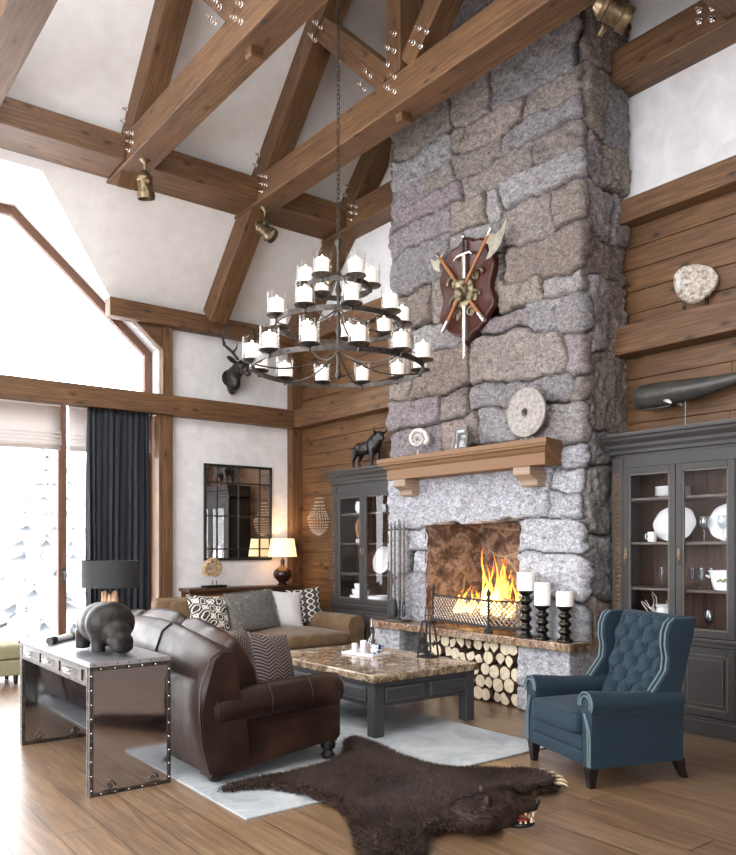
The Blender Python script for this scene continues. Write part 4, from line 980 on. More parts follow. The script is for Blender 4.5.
# ------------------------------------------------------------------ glass fronted cabinets (local: front faces -x, width along y, origin at floor, front plane x=0)
GLZ0, GLZ1 = .78, 2.10
SHELVES = (1.13, 1.515, 1.89)
def cabinet(name, label, loc, wd, nd, pil=.11):
    o = thing(name, label, 'display cabinet', loc)
    D = .385; y0, y1 = -wd / 2, wd / 2; c = M['cab']
    b = MB()
    b.b2(.0, D, y0, y0 + .03, .0, 2.28); b.b2(.0, D, y1 - .03, y1, .0, 2.28); b.b2(.0, D, y0, y1, 2.24, 2.28); b.b2(.0, D, y0, y1, .70, .76); b.b2(.02, D, y0, y1, .02, .06)
    b.b2(-.005, .03, y0 + .02, y1 - .02, 2.10 + .06, 2.26)
    b.build('carcass', c, o, smooth=0, bevel=.004)
    b = MB()
    n_ = max(3, int(wd / .13)); sp = wd / n_
    for i in range(n_): b.b2(D - .015, D, y0 + .03 + i * (wd - .06) / n_ + .0015, y0 + .03 + (i + 1) * (wd - .06) / n_ - .0015, .06, 2.24)
    b.build('back_panel', M['cabback'], o, smooth=0)
    b = MB()                                                # crown
    pr = [(D, 2.28), (-.02, 2.28), (-.022, 2.31), (-.035, 2.335), (-.038, 2.36), (-.062, 2.395), (-.068, 2.42), (-.08, 2.425), (-.08, 2.455), (D, 2.455)]
    secs = [[(p[0], y - (max(0, -p[0]) * sg * -1) , p[1]) for p in pr] for (y, sg) in ((y0, -1), (y1, 1))]
    b.loft(secs); b.build('cornice', c, o, smooth=0, bevel=.003)
    for (x, z) in ((-.036, .7655), (-.031, .1205), (-.081, 2.4555)):
        b = MB(); b.b2(x, x + .012, y0 - .014, y1 + .014, z - .007, z); b.build('worn_edge', M['cabedge'], o, smooth=0)
    b = MB()                                                # waist moulding and plinth
    b.b2(-.035, D, y0 - .015, y1 + .015, .735, .765); b.b2(-.02, D, y0 - .008, y1 + .008, .70, .735); b.b2(-.03, D, y0 - .012, y1 + .012, 0.0, .12); b.b2(-.02, D, y0 - .006, y1 + .006, .12, .145)
    b.build('moulding', c, o, smooth=0, bevel=.004)
    for sg in (-1, 1):
        b = MB(); ya = y0 if sg < 0 else y1 - pil
        b.b2(-.012, .03, ya, ya + pil, .765, 2.25); b.b2(-.012, .03, ya, ya + pil, .145, .70)
        pb = b.build('pilaster', c, o, smooth=0, bevel=.004)
        b = MB()
        for (za, zb) in ((.83, 2.12), (.2, .64)):
            b.b2(-.016, .0, ya + .018, ya + pil - .018, za, zb); zz = za + .02
            while zz < zb - .03: b.ball((-.016, ya + pil / 2, zz + .018), (.009, .028, .018), nu=8, nv=5); zz += .04
        b.build('carved_inset', M['carved'], pb, smooth=40)
    for z in SHELVES:
        b = MB(); b.b2(.03, D - .015, y0 + .03, y1 - .03, z - .011, z + .011); b.build('shelf', M['cabshelf'], o, smooth=0, bevel=.002)
    dw = (wd - 2 * pil) / nd
    for i in range(nd):
        ya = y0 + pil + i * dw + .002; yb = ya + dw - .004
        for (za, zb, glass) in ((.77, 2.16, 1), (.15, .695, 0)):
            d = MB(); s = .055
            d.b2(-.014, .018, ya, ya + s, za, zb); d.b2(-.014, .018, yb - s, yb, za, zb); d.b2(-.0138, .018, ya + s, yb - s, za, za + s); d.b2(-.0138, .018, ya + s, yb - s, zb - s, zb)
            d2 = MB()
            for (p0, p1, q0, q1) in ((ya + s, ya + s + .012, za + s, zb - s), (yb - s - .012, yb - s, za + s, zb - s), (ya + s, yb - s, za + s, za + s + .012), (ya + s, yb - s, zb - s - .012, zb - s)): d2.b2(-.008, .012, p0, p1, q0, q1)
            if not glass:
                for (p0, p1, q0, q1) in ((ya + s + .040, ya + s + .047, za + s + .04, zb - s - .04), (yb - s - .047, yb - s - .040, za + s + .04, zb - s - .04), (ya + s + .047, yb - s - .047, za + s + .04, za + s + .047), (ya + s + .047, yb - s - .047, zb - s - .047, zb - s - .04)): d2.b2(-.013, .004, p0, p1, q0, q1)
            if not glass:
                d.b2(-.002, .012, ya + s, yb - s, za + s, zb - s); d.b2(-.010, .004, ya + s + .045, yb - s - .045, za + s + .045, zb - s - .045)
            do = d.build('door', c, o, smooth=0, bevel=.004); d2.build('worn_beading', M['cabedge'], do, smooth=0)
            if glass:
                g = MB(); g.b2(.002, .006, ya + s, yb - s, za + s, zb - s); g.build('glass', M['glass'], do, smooth=0)
            k = MB(); ky = yb - s / 2 if i % 2 == 0 else ya + s / 2
            if nd % 2: ky = yb - s / 2
            if glass:
                k.b2(-.019, -.013, ky - .011, ky + .011, 1.38, 1.47); k.tube([(-.02, ky, 1.40), (-.035, ky, 1.41), (-.035, ky, 1.36), (-.028, ky, 1.34)], .004, 6)
            else: k.lathe([(.006, 0), (.006, .012), (.014, .02), (.012, .028), (0, .03)], n=10, M=T(-.013, ky, .45) @ Ry(-PI / 2))
            k.build('handle', M['antbrass'], do)
    return o
M['carved'] = paint('worn_brown_carving', rgb(70, 54, 44), rgb(120, 96, 78))
M['cabshelf'] = paint('shelf_paint', rgb(78, 68, 62), rgb(110, 96, 84))
CABX = 5.885
cabinet('display_cabinet', 'tall charcoal glazed cabinet right of the chimney with tureen and whale', (CABX, 3.30, 0), 1.70, 3)
cabinet('display_cabinet', 'charcoal glazed cabinet left of the chimney with bull on top', (CABX, 7.76, 0), 1.34, 2)

# ------------------------------------------------------------------ tableware
def wineglass(mb, h, r, stem=.45):
    zs = h * stem
    mb.lathe([(r * .9, 0), (r * .85, .003), (.006, .008), (.004, zs * .5), (.005, zs), (r * .55, zs + .012), (r * .95, zs + h * .18), (r, zs + h * .3), (r * .82, h), (r * .80, h), (r * .96, zs + h * .3), (r * .5, zs + .02), (0, zs + .014)], n=16)
b = MB(); wineglass(b, .21, .042); WG = tag(b.build('wine_glass', M['glass2'] if 'glass2' in M else M['glass']), '', 'glass')
M['glass2'] = glassm('crystal', (.86, .89, .91, 1), 2.3); WG.data.materials[0] = M['glass2']
b = MB(); b.lathe([(.032, 0), (.03, .003), (.006, .008), (.004, .05), (.022, .075), (.030, .17), (.028, .17), (.018, .08), (0, .07)], n=14); CG = tag(b.build('champagne_glass', M['glass2']), '', 'glass')
b = MB(); b.lathe([(.0, 0), (.03, 0), (.036, .10), (.034, .10), (.028, .006), (0, .006)], n=16); TG = tag(b.build('tumbler', M['glass2']), '', 'glass')
_first = {}
def put(src, loc, label, group=None, cat=None, rz=0):
    k = src.name
    if k not in _first: o = src; _first[k] = 1
    else: o = dup(src)
    o.location = loc; o.rotation_euler = (0, 0, rz); o['label'] = label
    if group: o['group'] = group
    if cat: o['category'] = cat
    return o
def at(ax, y): return (CABX + ax, y)
S0 = .762
def sh(i): return SHELVES[i] + .0115
# right cabinet glasses; photo positions run from the chimney side (larger y) rightwards
put(WG, (CABX + .20, 3.42, sh(1)), 'tall wine glass on the second shelf from the top, in front of the platter gap', 'glasses in the right cabinet')
put(WG, (CABX + .12, 3.22, sh(1)), 'wine glass standing before the round white platter at the frame edge', 'glasses in the right cabinet')
for (ax, y, lab) in ((.2, 3.81, 'champagne glass behind the left door, leftmost on the third shelf'), (.25, 3.70, 'champagne glass behind the left door, right of the leftmost on the third shelf'), (.16, 3.60, 'champagne glass nearest the stile on the third shelf'),
                     (.2, 3.53, 'champagne glass first right of the stile on the third shelf'), (.26, 3.40, 'champagne glass left of the white tureen'), (.14, 3.42, 'champagne glass touching the tureen rim at its left')):
    put(CG, (CABX + ax, y, sh(0)), lab, 'champagne glasses on the third shelf')
for (ax, y, lab) in ((.18, 3.37, 'wine glass on the cabinet floor behind the armchair, left one'), (.24, 3.22, 'wine glass on the cabinet floor, middle of the row'), (.15, 3.08, 'wine glass on the cabinet floor at the frame edge')):
    put(WG, (CABX + ax, y, S0), lab, 'wine glasses on the cabinet floor')
# plates
b = MB(); b.lathe([(.0, .0), (.07, 0), (.09, .004), (.145, .017), (.147, .019), (.143, .020), (.09, .009), (.07, .006), (0, .006)], n=32); PL = tag(b.build('plate', M['white']), '', 'plate')
for k in range(6):
    put(PL, (CABX + .20, 3.70, sh(2) + .014 * k), ['white plate lowest in the stack on the top shelf', 'white plate second from the bottom of the top shelf stack', 'white plate third in the top shelf stack', 'white plate fourth in the top shelf stack', 'white plate fifth in the top shelf stack', 'white plate uppermost in the top shelf stack'][k], 'stack of plates on the top shelf')
def platter(loc, rx, rz_, lab, tilt=.22, yaw=0):
    """oval dish leaning back"""
    o = thing('platter', lab, 'platter', loc, yaw, 'white platters on show')
    b = MB(); Mx = T(0, 0, 0) @ Ry(tilt) @ T(0, 0, rz_) @ Ry(-PI / 2)
    rings = []
    for (k, z) in ((0.02, -.004), (.62, -.004), (.70, .004), (1.0, .018), (1.01, .022), (.98, .024), (.70, .010), (.62, .002), (.02, .002)):
        rings.append([(rz_ * k * (1 + .02 * cos(8 * a)) * cos(a), rx * k * (1 + .02 * cos(8 * a)) * sin(a), z) for a in [2 * PI * i / 40 for i in range(40)]])
    b.loft(rings, M=Mx); b.build('dish', M['white'], o)
    b = MB(); b.b2(-.035, .10, -.03, .03, 0, .006); b.tube([(-.035, -.02, .004), (-.04, -.02, .03)], .003); b.tube([(-.035, .02, .004), (-.04, .02, .03)], .003); b.tube([(.095, 0, .004), (.06, 0, .12)], .003)
    b.build('stand', M['iron'], o)
platter((CABX + .24, 3.72, sh(1)), .195, .155, 'white oval platter leaning behind the left door of the right cabinet')
platter((CABX + .24, 3.22, sh(1)), .195, .16, 'white platter leaning at the right edge of the photo')
o = thing('mug', 'small white mug in front of the oval platter', 'mug', (CABX + .12, 3.845, sh(1)))
b = MB(); b.lathe([(0, 0), (.034, 0), (.037, .02), (.037, .085), (.034, .085), (.033, .01), (0, .008)], n=20); b.build('cup', M['white'], o)
b = MB(); b.tube([(0, .035, .07), (0, .062, .065), (0, .062, .03), (0, .035, .02)], .005); b.build('handle', M['white'], o)
o = thing('tureen', 'white oval tureen with small coat of leaves on the third shelf', 'tureen', (CABX + .19, 3.17, sh(0)))
b = MB(); b.loft([[(.8 * k * cos(a), k * sin(a) * 1.15, z) for a in [2 * PI * i / 36 for i in range(36)]] for (k, z) in ((.02, 0), (.13, 0), (.14, .02), (.155, .09), (.165, .14), (.172, .146), (.172, .156), (.158, .156), (.15, .14), (.13, .03), (.02, .02))]); b.build('bowl', M['white'], o)
b = MB(); b.tube([(-.05, .175, .10), (-.02, .215, .11), (.02, .215, .11), (.05, .175, .10)], .008); b.tube([(-.05, -.175, .10), (-.02, -.215, .11), (.02, -.215, .11), (.05, -.175, .10)], .008); b.build('handle', M['white'], o)
M['olivegreen'] = mat('green_glaze', rgb(120, 128, 84), .3)
b = MB()
for k in range(5): b.ball((-.128 - .002 * k * 0, .06 - .022 * k * .9, .075 + .012 * (k % 2)), (.006, .013, .009))
b.build('leaf_motif', M['olivegreen'], o)
o = thing('jug', 'white jug wrapped in pale coral twigs behind the armchair', 'jug', (CABX + .22, 3.80, S0))
b = MB(); b.lathe([(0, 0), (.06, 0), (.085, .05), (.09, .10), (.07, .16), (.055, .20), (.07, .23), (.066, .23), (.05, .20), (0, .18)], n=26); b.build('body', M['white'], o)
b = MB(); b.tube([(0, -.06, .20), (0, -.13, .19), (0, -.14, .12), (0, -.085, .07)], .010); b.build('handle', M['white'], o)
b = MB()
cr_ = random.Random(2)
for k in range(7):
    a = cr_.uniform(0, 6.28); p = Vector((.075 * cos(a), .075 * sin(a), .08)); pts = [p]
    for j in range(6): p = p + Vector((cr_.uniform(-.02, .02) - .004, cr_.uniform(-.03, .05), cr_.uniform(.0, .055))); pts.append(p.copy())
    b.tube(pts, [.008, .008, .007, .006, .005, .004, .003], 6)
b.build('coral_twigs', M['shellwhite'], o)
# left cabinet contents
o = thing('cream_jug', 'white cream jug on the top shelf of the left cabinet', 'jug', (CABX + .17, 8.03, sh(2)))
b = MB(); b.lathe([(0, 0), (.05, 0), (.075, .05), (.06, .11), (.07, .15), (.065, .15), (.05, .11), (0, .1)], n=20); b.build('body', M['white'], o)
b = MB(); b.tube([(0, .06, .13), (0, .11, .12), (0, .11, .06), (0, .07, .04)], .009); b.build('handle', M['white'], o)
for (y, lab) in ((7.55, 'tumbler on the left cabinet top shelf, left of two'), (7.40, 'tumbler on the left cabinet top shelf, right of two')):
    put(TG, (CABX + .17, y, sh(2)), lab, 'tumblers in the left cabinet')
o = thing('round_sculpture', 'bronze ring sculpture on pale foot, second shelf of the left cabinet', 'sculpture', (CABX + .17, 8.02, sh(1)))
b = MB(); b.b2(-.05, .05, -.06, .06, 0, .05); b.build('foot', M['shellwhite'], o, smooth=0, bevel=.006)
M['copper'] = speckle('warm_bronze', rgb(120, 80, 52), rgb(168, 118, 80), 10, .4, .002, metal=.4)
b = MB(); pts = [(0, .075 * cos(a), .165 + .115 * sin(a)) for a in [2 * PI * i / 30 for i in range(30)]]; b.tube(pts, [.036 + .008 * sin(4 * PI * i / 30) for i in range(30)], 10, closed=True); b.build('ring', M['copper'], o)
platter((CABX + .17, 7.63, sh(0)), .17, .175, 'large white oval platter leaning in the left cabinet')
for k in range(3):
    o = thing('covered_bowl', ['broad white covered bowl, lowest of the stack on the left cabinet floor', 'middle white covered bowl of the stack in the left cabinet', 'small white bowl uppermost on the stack in the left cabinet'][k], 'bowl', (CABX + .18, 8.04, S0 + (0, .101, .177)[k]), 0, 'stacked white bowls')
    r = (.15, .12, .09)[k]; h = (.10, .075, .07)[k]
    b = MB(); b.lathe([(0, 0), (r * .8, 0), (r * .97, h * .3), (r, h * .85), (r * .97, h), (r * .3, h), (0, h)], n=30); b.build('bowl', M['white'], o)
    b = MB(); b.lathe([(r * 1.0, h * .80), (r * 1.02, h * .84), (r * 1.0, h * .88)], n=30); b.build('rim_band', M['white'], o)
o = thing('serving_dish', 'white round dish behind the right door, left cabinet floor', 'bowl', (CABX + .16, 7.64, S0))
b = MB(); b.lathe([(0, 0), (.13, 0), (.15, .04), (.15, .11), (.143, .11), (.14, .02), (0, .012)], n=30); b.build('bowl', M['white'], o)
for (y, lab) in ((7.42, 'wine glass on the floor of the left cabinet, left of two'), (7.33, 'wine glass on the floor of the left cabinet, right of two')): put(WG, (CABX + .15, y, S0), lab, 'wine glasses in the left cabinet')

# ------------------------------------------------------------------ bull, whale, agate
CT = 2.4555
bu = thing('bull_statue', 'dark bronze bull statue standing on the left cabinet', 'statue', (6.05, 7.90, CT), 0)
b = MB()   # local: head to -y
def q_(y, z, x=0): return (x, y, z)
for (c, r) in ((q_(.02, .27), (.075, .17, .085)), (q_(-.14, .30), (.085, .11, .11)), (q_(.16, .27), (.07, .09, .085)), (q_(-.21, .36), (.06, .08, .09)), (q_(-.255, .40), (.048, .055, .062)), (q_(-.30, .365), (.032, .045, .042)), (q_(-.15, .38), (.05, .09, .05))): b.ball(c, r)
for s in (1, -1):
    b.tube([q_(-.15, .26, s * .045), q_(-.17, .15, s * .05), q_(-.155, .08, s * .05), q_(-.165, .015, s * .05)], [.045, .030, .019, .022], 8)
    b.tube([q_(.17, .27, s * .045), q_(.20, .17, s * .05), q_(.235, .10, s * .05), q_(.215, .015, s * .05)], [.060, .036, .020, .022], 8)
    b.tube([q_(-.25, .43, s * .03), q_(-.25, .445, s * .075), q_(-.27, .46, s * .10), q_(-.28, .50, s * .105)], [.018, .016, .012, .006], 8)
    b.ball(q_(-.235, .415, s * .07), (.026, .012, .014))
b.tube([q_(.24, .30), q_(.28, .27), q_(.29, .19), q_(.285, .15)], [.014, .009, .008, .012], 6)
b.build('body', M['bronze'], bu, remesh=.009, sm=3)
M['whalehide'] = speckle('slate_patina', rgb(38, 38, 37), rgb(70, 67, 62), 10, .36, .002)
wh = thing('whale_sculpture', 'dark sperm whale sculpture on a rod above the right cabinet', 'sculpture', (6.06, 3.57, CT), 0)
b = MB(); rings = []
for (y, zc, rx, rz_) in ((.48, .325, .002, .01), (.475, .325, .05, .075), (.455, .325, .072, .098), (.38, .325, .085, .108), (.25, .325, .088, .108), (.10, .325, .082, .10), (-.08, .33, .068, .086), (-.25, .34, .05, .066), (-.40, .355, .03, .045), (-.52, .375, .018, .03), (-.60, .40, .012, .02), (-.64, .42, .005, .01)):
    rings.append([(rx * cos(a) * (1 - .25 * (sin(a) < 0) * -sin(a)), y, zc + rz_ * sin(a)) for a in [2 * PI * i / 24 for i in range(24)]])
b.loft(rings); b.build('body', M['whalehide'], wh, smooth=180)
b = MB(); b.loft([[(.012 * cos(a), .40 + .0 * u - .26 * u + .02 * sin(a) * 0, .235 - .018 + .012 * sin(a)) for a in [2 * PI * i / 10 for i in range(10)]] for u in (0, .25, .5, .75, 1)]); b.build('lower_jaw', M['whalehide'], wh, smooth=180)
b = MB()
for k in range(9): b.lathe([(.004, 0), (.0, .016)], (0 - .010, .385 - .022 * k, .223), 6)
b.build('teeth', M['shellwhite'], wh)
for s in (1, -1):
    b = MB(); b.loft([[(s * (.06 + .03 * u), .14 - .06 * u + .028 * (1 - .6 * u) * cos(a), .26 - .035 * u + .010 * sin(a)) for a in [2 * PI * i / 10 for i in range(10)]] for u in (0, .3, .6, .85, 1)]); b.build('flipper', M['shellwhite'], wh, smooth=180)
b = MB()
for s in (1, -1): b.loft([[(s * .16 * u, -.63 - .06 * u * u + .045 * (1 - .75 * u) * cos(a), .42 + .02 * u + .009 * sin(a)) for a in [2 * PI * i / 10 for i in range(10)]] for u in (0, .25, .5, .75, 1)])
b.build('fluke', M['whalehide'], wh, smooth=180)
b = MB(); b.tube([(0, 0, 0), (0, 0, .235)], .007); b.lathe([(.06, 0), (.06, .008), (.03, .014), (.008, .02)], n=20); b.build('stand', M['toolsteel'], wh)
ag = thing('agate_slice', 'pale ragged agate slice on a stand on the right wall rail', 'ornament', (6.19, 3.56, 3.4555), .3)
b = MB(); ar = random.Random(5); outl = []
for i in range(48):
    a = 2 * PI * i / 48; k = 1 + .05 * sin(3 * a + 1) + .03 * ar.uniform(-1, 1); outl.append((.185 * k * cos(a), .160 * k * sin(a)))
Mx = T(0, 0, .24) @ Ry(.12) @ Matrix(((0, 0, 1, 0), (1, 0, 0, 0), (0, 1, 0, 0), (0, 0, 0, 1))) @ Rz(.5)
rings = [[(x * s + .0, y * s, z + .006 * noise.noise((x * 9, y * 9, z * 3))) for x, y in outl] for (s, z) in ((.02, -.018), (.8, -.018), (.92, -.020), (1, -.010), (1, .010), (.92, .016), (.02, .014))]
b.loft(rings[:3] + rings[4:] if False else [[(x * .9, y * .9, z) for x, y, z in r_] for r_ in rings], M=Mx); b2r = MB(); b2r.loft([[(x * s, y * s, z + .006 * noise.noise((x * 14, y * 14, z * 9))) for x, y in outl] for (s, z) in ((.90, -.021), (.95, -.024), (1, -.012), (1.01, .006), (.96, .018), (.90, .016))], M=Mx); M['agaterim'] = speckle('agate_rim', rgb(120, 104, 88), rgb(216, 206, 196), 26, .6, .006); b2r.build('rim', M['agaterim'], ag)
m = M['agate'] = mat('white_agate', rgb(230, 226, 222), .35); v = coord(m); n = noisef(m, v, 12, 6, .7, 1)
P(m, 'Base Color', ramp(m, n, [(.34, rgb(140, 130, 122)), (.45, rgb(196, 192, 188)), (.7, rgb(222, 220, 217))])); b.build('slice', M['agate'], ag, smooth=50)
b = MB(); b.b2(-.05, .05, -.13, .13, 0, .010)
for y in (-.09, .09): b.tube([(-.03, y, .008), (-.03, y, .10)], .004); b.tube([(.045, y, .008), (.055, y, .16)], .004); b.tube([(-.03, y, .055), (.05, y, .055)], .004)
b.build('stand', M['iron'], ag)

# ------------------------------------------------------------------ beaded wall light
sc = thing('wall_sconce', 'beaded crystal basket wall light with two candle arms', 'wall light', (6.265, 9.10, 1.62))
b = MB(); b.lathe([(.06, 0), (.06, .012), (.03, .02)], (0, 0, 0), 16, M=T(0, 0, .30) @ Ry(-PI / 2)); b.tube([(-.01, 0, .30), (-.06, 0, .28), (-.12, 0, .33)], .008)
b.tube([(-.12, 0, .33), (-.12, 0, .54)], .006); b.build('bracket', M['antbrass'], sc)
b = MB(); ringp = [(-.15 + .12 * cos(a), .20 * sin(a), .26) for a in [2 * PI * i / 28 for i in range(28)]]; b.tube(ringp, .007, 6, closed=True)
ring2 = [(-.13 + .04 * cos(a), .06 * sin(a), .53) for a in [2 * PI * i / 16 for i in range(16)]]; b.tube(ring2, .006, 6, closed=True); b.build('rings', M['antbrass'], sc)
M['beads'] = mat('amber_crystal_beads', rgb(206, 190, 170), .1, 0, .8)
b = MB()
for i in range(22):
    a = 2 * PI * i / 22; x1, y1 = -.15 + .12 * cos(a), .20 * sin(a); x2, y2 = -.13 + .04 * cos(a), .06 * sin(a)
    for k in range(9):
        t = k / 8; b.ball((x1 + (x2 - x1) * t, y1 + (y2 - y1) * t, .26 + .27 * t - .05 * sin(PI * t)), .008, nu=6, nv=4)
    for k in range(9):
        t = (k + .5) / 9; q = cos(t * PI / 2); b.ball((-.14 + (.12 * cos(a)) * q, .20 * sin(a) * q, .26 - .24 * sin(t * PI / 2)), .010, nu=6, nv=4)
b.build('bead_strings', M['beads'], sc)
for y in (.12, .24):
    b = MB(); b.tube([(-.02, .02, .32), (-.06, y * .6, .26), (-.10, y, .30), (-.10, y, .35)], .006); b.lathe([(.008, .34), (.028, .36), (.024, .365), (.010, .37), (.010, .44), (0, .445)], (-.10, y, 0), 12); b.build('candle_arm', M['antbrass'], sc)

# ------------------------------------------------------------------ wall mirror, sideboard, table lamp, ammonite, stag head
mi = thing('wall_mirror', 'tall black framed mirror with thin grid bars on the white wall', 'mirror', (5.285, YW - .004, 1.30))
b = MB(); b.b2(-.515, .515, -.014, -.008, 0, 1.30); b.build('mirror_glass', M['mirror'], mi, smooth=0)
b = MB()
for (x0, x1, z0, z1) in ((-.53, -.495, -.015, 1.315), (.495, .53, -.015, 1.315), (-.495, .495, -.015, .02), (-.495, .495, 1.28, 1.315)): b.b2(x0, x1, -.035, 0, z0, z1)
b.build('border', M['iron'], mi, smooth=0, bevel=.004)
b = MB()
for x in (-.335, 0, .335): b.b2(x - .009, x + .009, -.026, -.012, .02, 1.28)
for z in (.145, .60, 1.06): b.b2(-.495, .495, -.025, -.0121, z - .009, z + .009)
b.build('grid_bars', M['iron'], mi, smooth=0)
sb = thing('sideboard', 'low brown wooden sideboard behind the olive sofa under the mirror', 'sideboard', (5.20, 9.60, 0))
b = MB(); b.b2(-.87, .87, -.20, .13, .89, .935); b.build('top', M['dkwood'], sb, smooth=0, bevel=.005)
b = MB(); b.b2(-.84, .84, -.17, .12, .12, .89); b.build('body', M['dkwood'], sb, smooth=0, bevel=.004)
for x in (-.56, 0, .56):
    b = MB(); b.b2(x - .26, x + .26, -.185, -.165, .16, .86); d = b.build('door', M['dkwood'], sb, smooth=0, bevel=.005)
    b = MB(); b.ball((x + .22, -.195, .55), .014); b.build('knob', M['antbrass'], d)
for x in (-.80, .80):
    for y in (-.14, .09):
        b = MB(); b.b2(x - .025, x + .025, y - .025, y + .025, 0, .12); b.build('leg', M['dkwood'], sb, smooth=0)
tl = thing('table_lamp', 'lit cream shade lamp with round dark glass base by the mirror', 'lamp', (5.83, 9.58, .935))
b = MB(); b.lathe([(.07, 0), (.075, .012), (.05, .03), (.06, .045), (.12, .10), (.135, .15), (.12, .20), (.06, .245), (.03, .27), (.026, .32), (.034, .34), (.018, .37), (.012, .39)], n=28)
M['darkglaze'] = mat('dark_brown_glaze', rgb(46, 26, 20), .12); b.build('base', M['darkglaze'], tl, smooth=60)
m = M['lampshade'] = mat('cream_lampshade', rgb(240, 216, 176), .8); m.node_tree.nodes['Principled BSDF'].inputs['Emission Color'].default_value = (1, .70, .36, 1); m.node_tree.nodes['Principled BSDF'].inputs['Emission Strength'].default_value = .85
b = MB(); b.lathe([(.205, .40), (.165, .655), (.161, .655), (.201, .40), (.205, .40)], n=36); b.build('lamp_shade', M['lampshade'], tl, smooth=60)
b = MB(); b.tube([(0, 0, .38), (0, 0, .66)], .006); b.tube([(-.16, 0, .65), (.16, 0, .65)], .003); b.ball((0, 0, .50), (.025, .025, .035)); b.build('bulb_holder', M['antbrass'], tl)
lamp('lamp_up', 'POINT', (5.83, 9.58, 1.49), 12, (1, .66, .34), .03)
am = thing('ammonite_sculpture', 'ribbed tan ammonite on a black stand at the left of the sideboard', 'ornament', (4.76, 9.56, .935), .2)
M['tanshell'] = speckle('tan_shell', rgb(150, 120, 84), rgb(206, 178, 136), 20, .5, .004)
b = MB(); pts = []; rr_ = []
for i in range(300):
    t = i / 299; a = t * 3.6 * 2 * PI; q = .205 * math.exp(-2.9 * (1 - t)); wv = q * .20 * (1 + .28 * sin(a * 9)); pts.append(((q - wv) * cos(a), 0, .245 + (q - wv) * sin(a))); rr_.append(wv)
b.tube(pts, rr_, 10); b.build('shell', M['tanshell'], am)
b = MB(); b.b2(-.17, .17, -.06, .06, 0, .03); b.tube([(-.03, 0, .02), (-.03, 0, .09)], .006); b.tube([(.04, 0, .02), (.04, 0, .09)], .006); b.build('stand', M['darkfoot'], am, smooth=0, bevel=.003)

dh = thing('stag_head', 'dark bronze stag head mounted on the white wall above the rail', 'wall ornament', (5.15, YW - .035, 3.82))
b = MB(); b.lathe([(.10, 0), (.12, .008), (.12, .018), (.08, .03)], n=24, M=T(0, .0345, .0) @ Rx(PI / 2)); b.build('wall_mount', M['bronze'], dh)
b = MB()   # faces -y
for (c, r) in (((0, -.10, .02), (.10, .12, .13)), ((0, -.22, .08), (.085, .12, .11)), ((0, -.33, .10), (.085, .10, .095)), ((0, -.42, .04), (.055, .09, .065)), ((0, -.50, -.02), (.042, .055, .045)), ((0, -.04, -.10), (.075, .055, .14)), ((0, -.12, -.08), (.08, .10, .12))): b.ball(c, r)
for s in (1, -1):
    b.loft([[(s * (.06 + .15 * u), -.27 - .01 * u, .16 + .05 * u) for _ in [0]] * 1 for u in (0,)]) if False else None
    b.tube([(s * .06, -.28, .15), (s * .12, -.28, .18), (s * .18, -.29, .21), (s * .22, -.30, .215)], [.022, .038, .030, .005], 8)
    b.ball((s * .07, -.37, .115), (.02, .022, .02))
b.build('head', M['bronze'], dh, remesh=.012, sm=4)
for s in (1, -1):
    b = MB(); A = [(s * .04, -.30, .19), (s * .10, -.26, .29), (s * .20, -.22, .38), (s * .25, -.24, .50), (s * .21, -.30, .62), (s * .12, -.34, .67)]
    b.tube(A, [.022, .02, .019, .016, .012, .004], 8); b.tube([A[1], (s * .10, -.36, .33), (s * .10, -.40, .40)], [.016, .012, .003], 8); b.tube([A[2], (s * .25, -.28, .36), (s * .29, -.32, .41)], [.016, .011, .003], 8); b.tube([A[3], (s * .28, -.26, .48), (s * .31, -.28, .55)], [.014, .010, .003], 8)
    b.build('antler', M['bronze'], dh)

# ------------------------------------------------------------------ curtain and roman blinds
ct = thing('curtain', 'long dark navy curtain hanging at the right side of the window', 'curtain', (3.555, 9.80, 0))
def fn(u, v):
    z = .02 + v * 3.19; am_ = .028 + .030 * (1 - v); x = -.405 + .81 * u; x *= (.96 + .04 * (1 - v))
    ph = 2 * PI * (11.5 * u + .5 * sin(4 * u + v * 1.3))
    return (x + .010 * sin(2 * ph), am_ * (.75 + .35 * sin(17 * u)) * sin(ph) + .012 * sin(2.3 * ph + v * 3), z)
b = MB(); b.grid(fn, 170, 26); b.build('drape', M['curtain'], ct, smooth=180, solid=.006)
b = MB(); b.b2(-.42, .42, -.03, .03, 3.205, 3.232); b.build('curtain_track', M['iron'], ct, smooth=0)
def blind(xa, xb, lab):
    o = thing('roman_blind', lab, 'roman blind', ((xa + xb) / 2, 10.0, 3.22), 0, 'white roman blinds')
    h = (xb - xa) / 2; b = MB()
    prof = [(0, 0), (.0, -.30)]
    for k in range(4):
        z0 = -.30 - k * .045; prof += [(-.008 - .012 * k, z0 - .015), (-.035 - .008 * k, z0 - .05), (-.03 - .008 * k, z0 - .075), (.0, z0 - .045)]
    prof.append((-.01, -.56))
    b.grid(lambda u, v: (-h + 2 * h * u, prof[int(round(v * (len(prof) - 1)))][0], prof[int(round(v * (len(prof) - 1)))][1] + .006 * sin(u * 9) * v), 12, len(prof) - 1)
    b.build('fabric', M['blind'], o, smooth=30, solid=.004)
    b = MB(); b.b2(-h, h, -.02, .02, -.02, .01); b.build('head_rail', M['white'], o, smooth=0)
blind(.95, 2.90, 'wide white roman blind over the left window light'); blind(3.0, 4.04, 'narrow white roman blind partly behind the curtain')

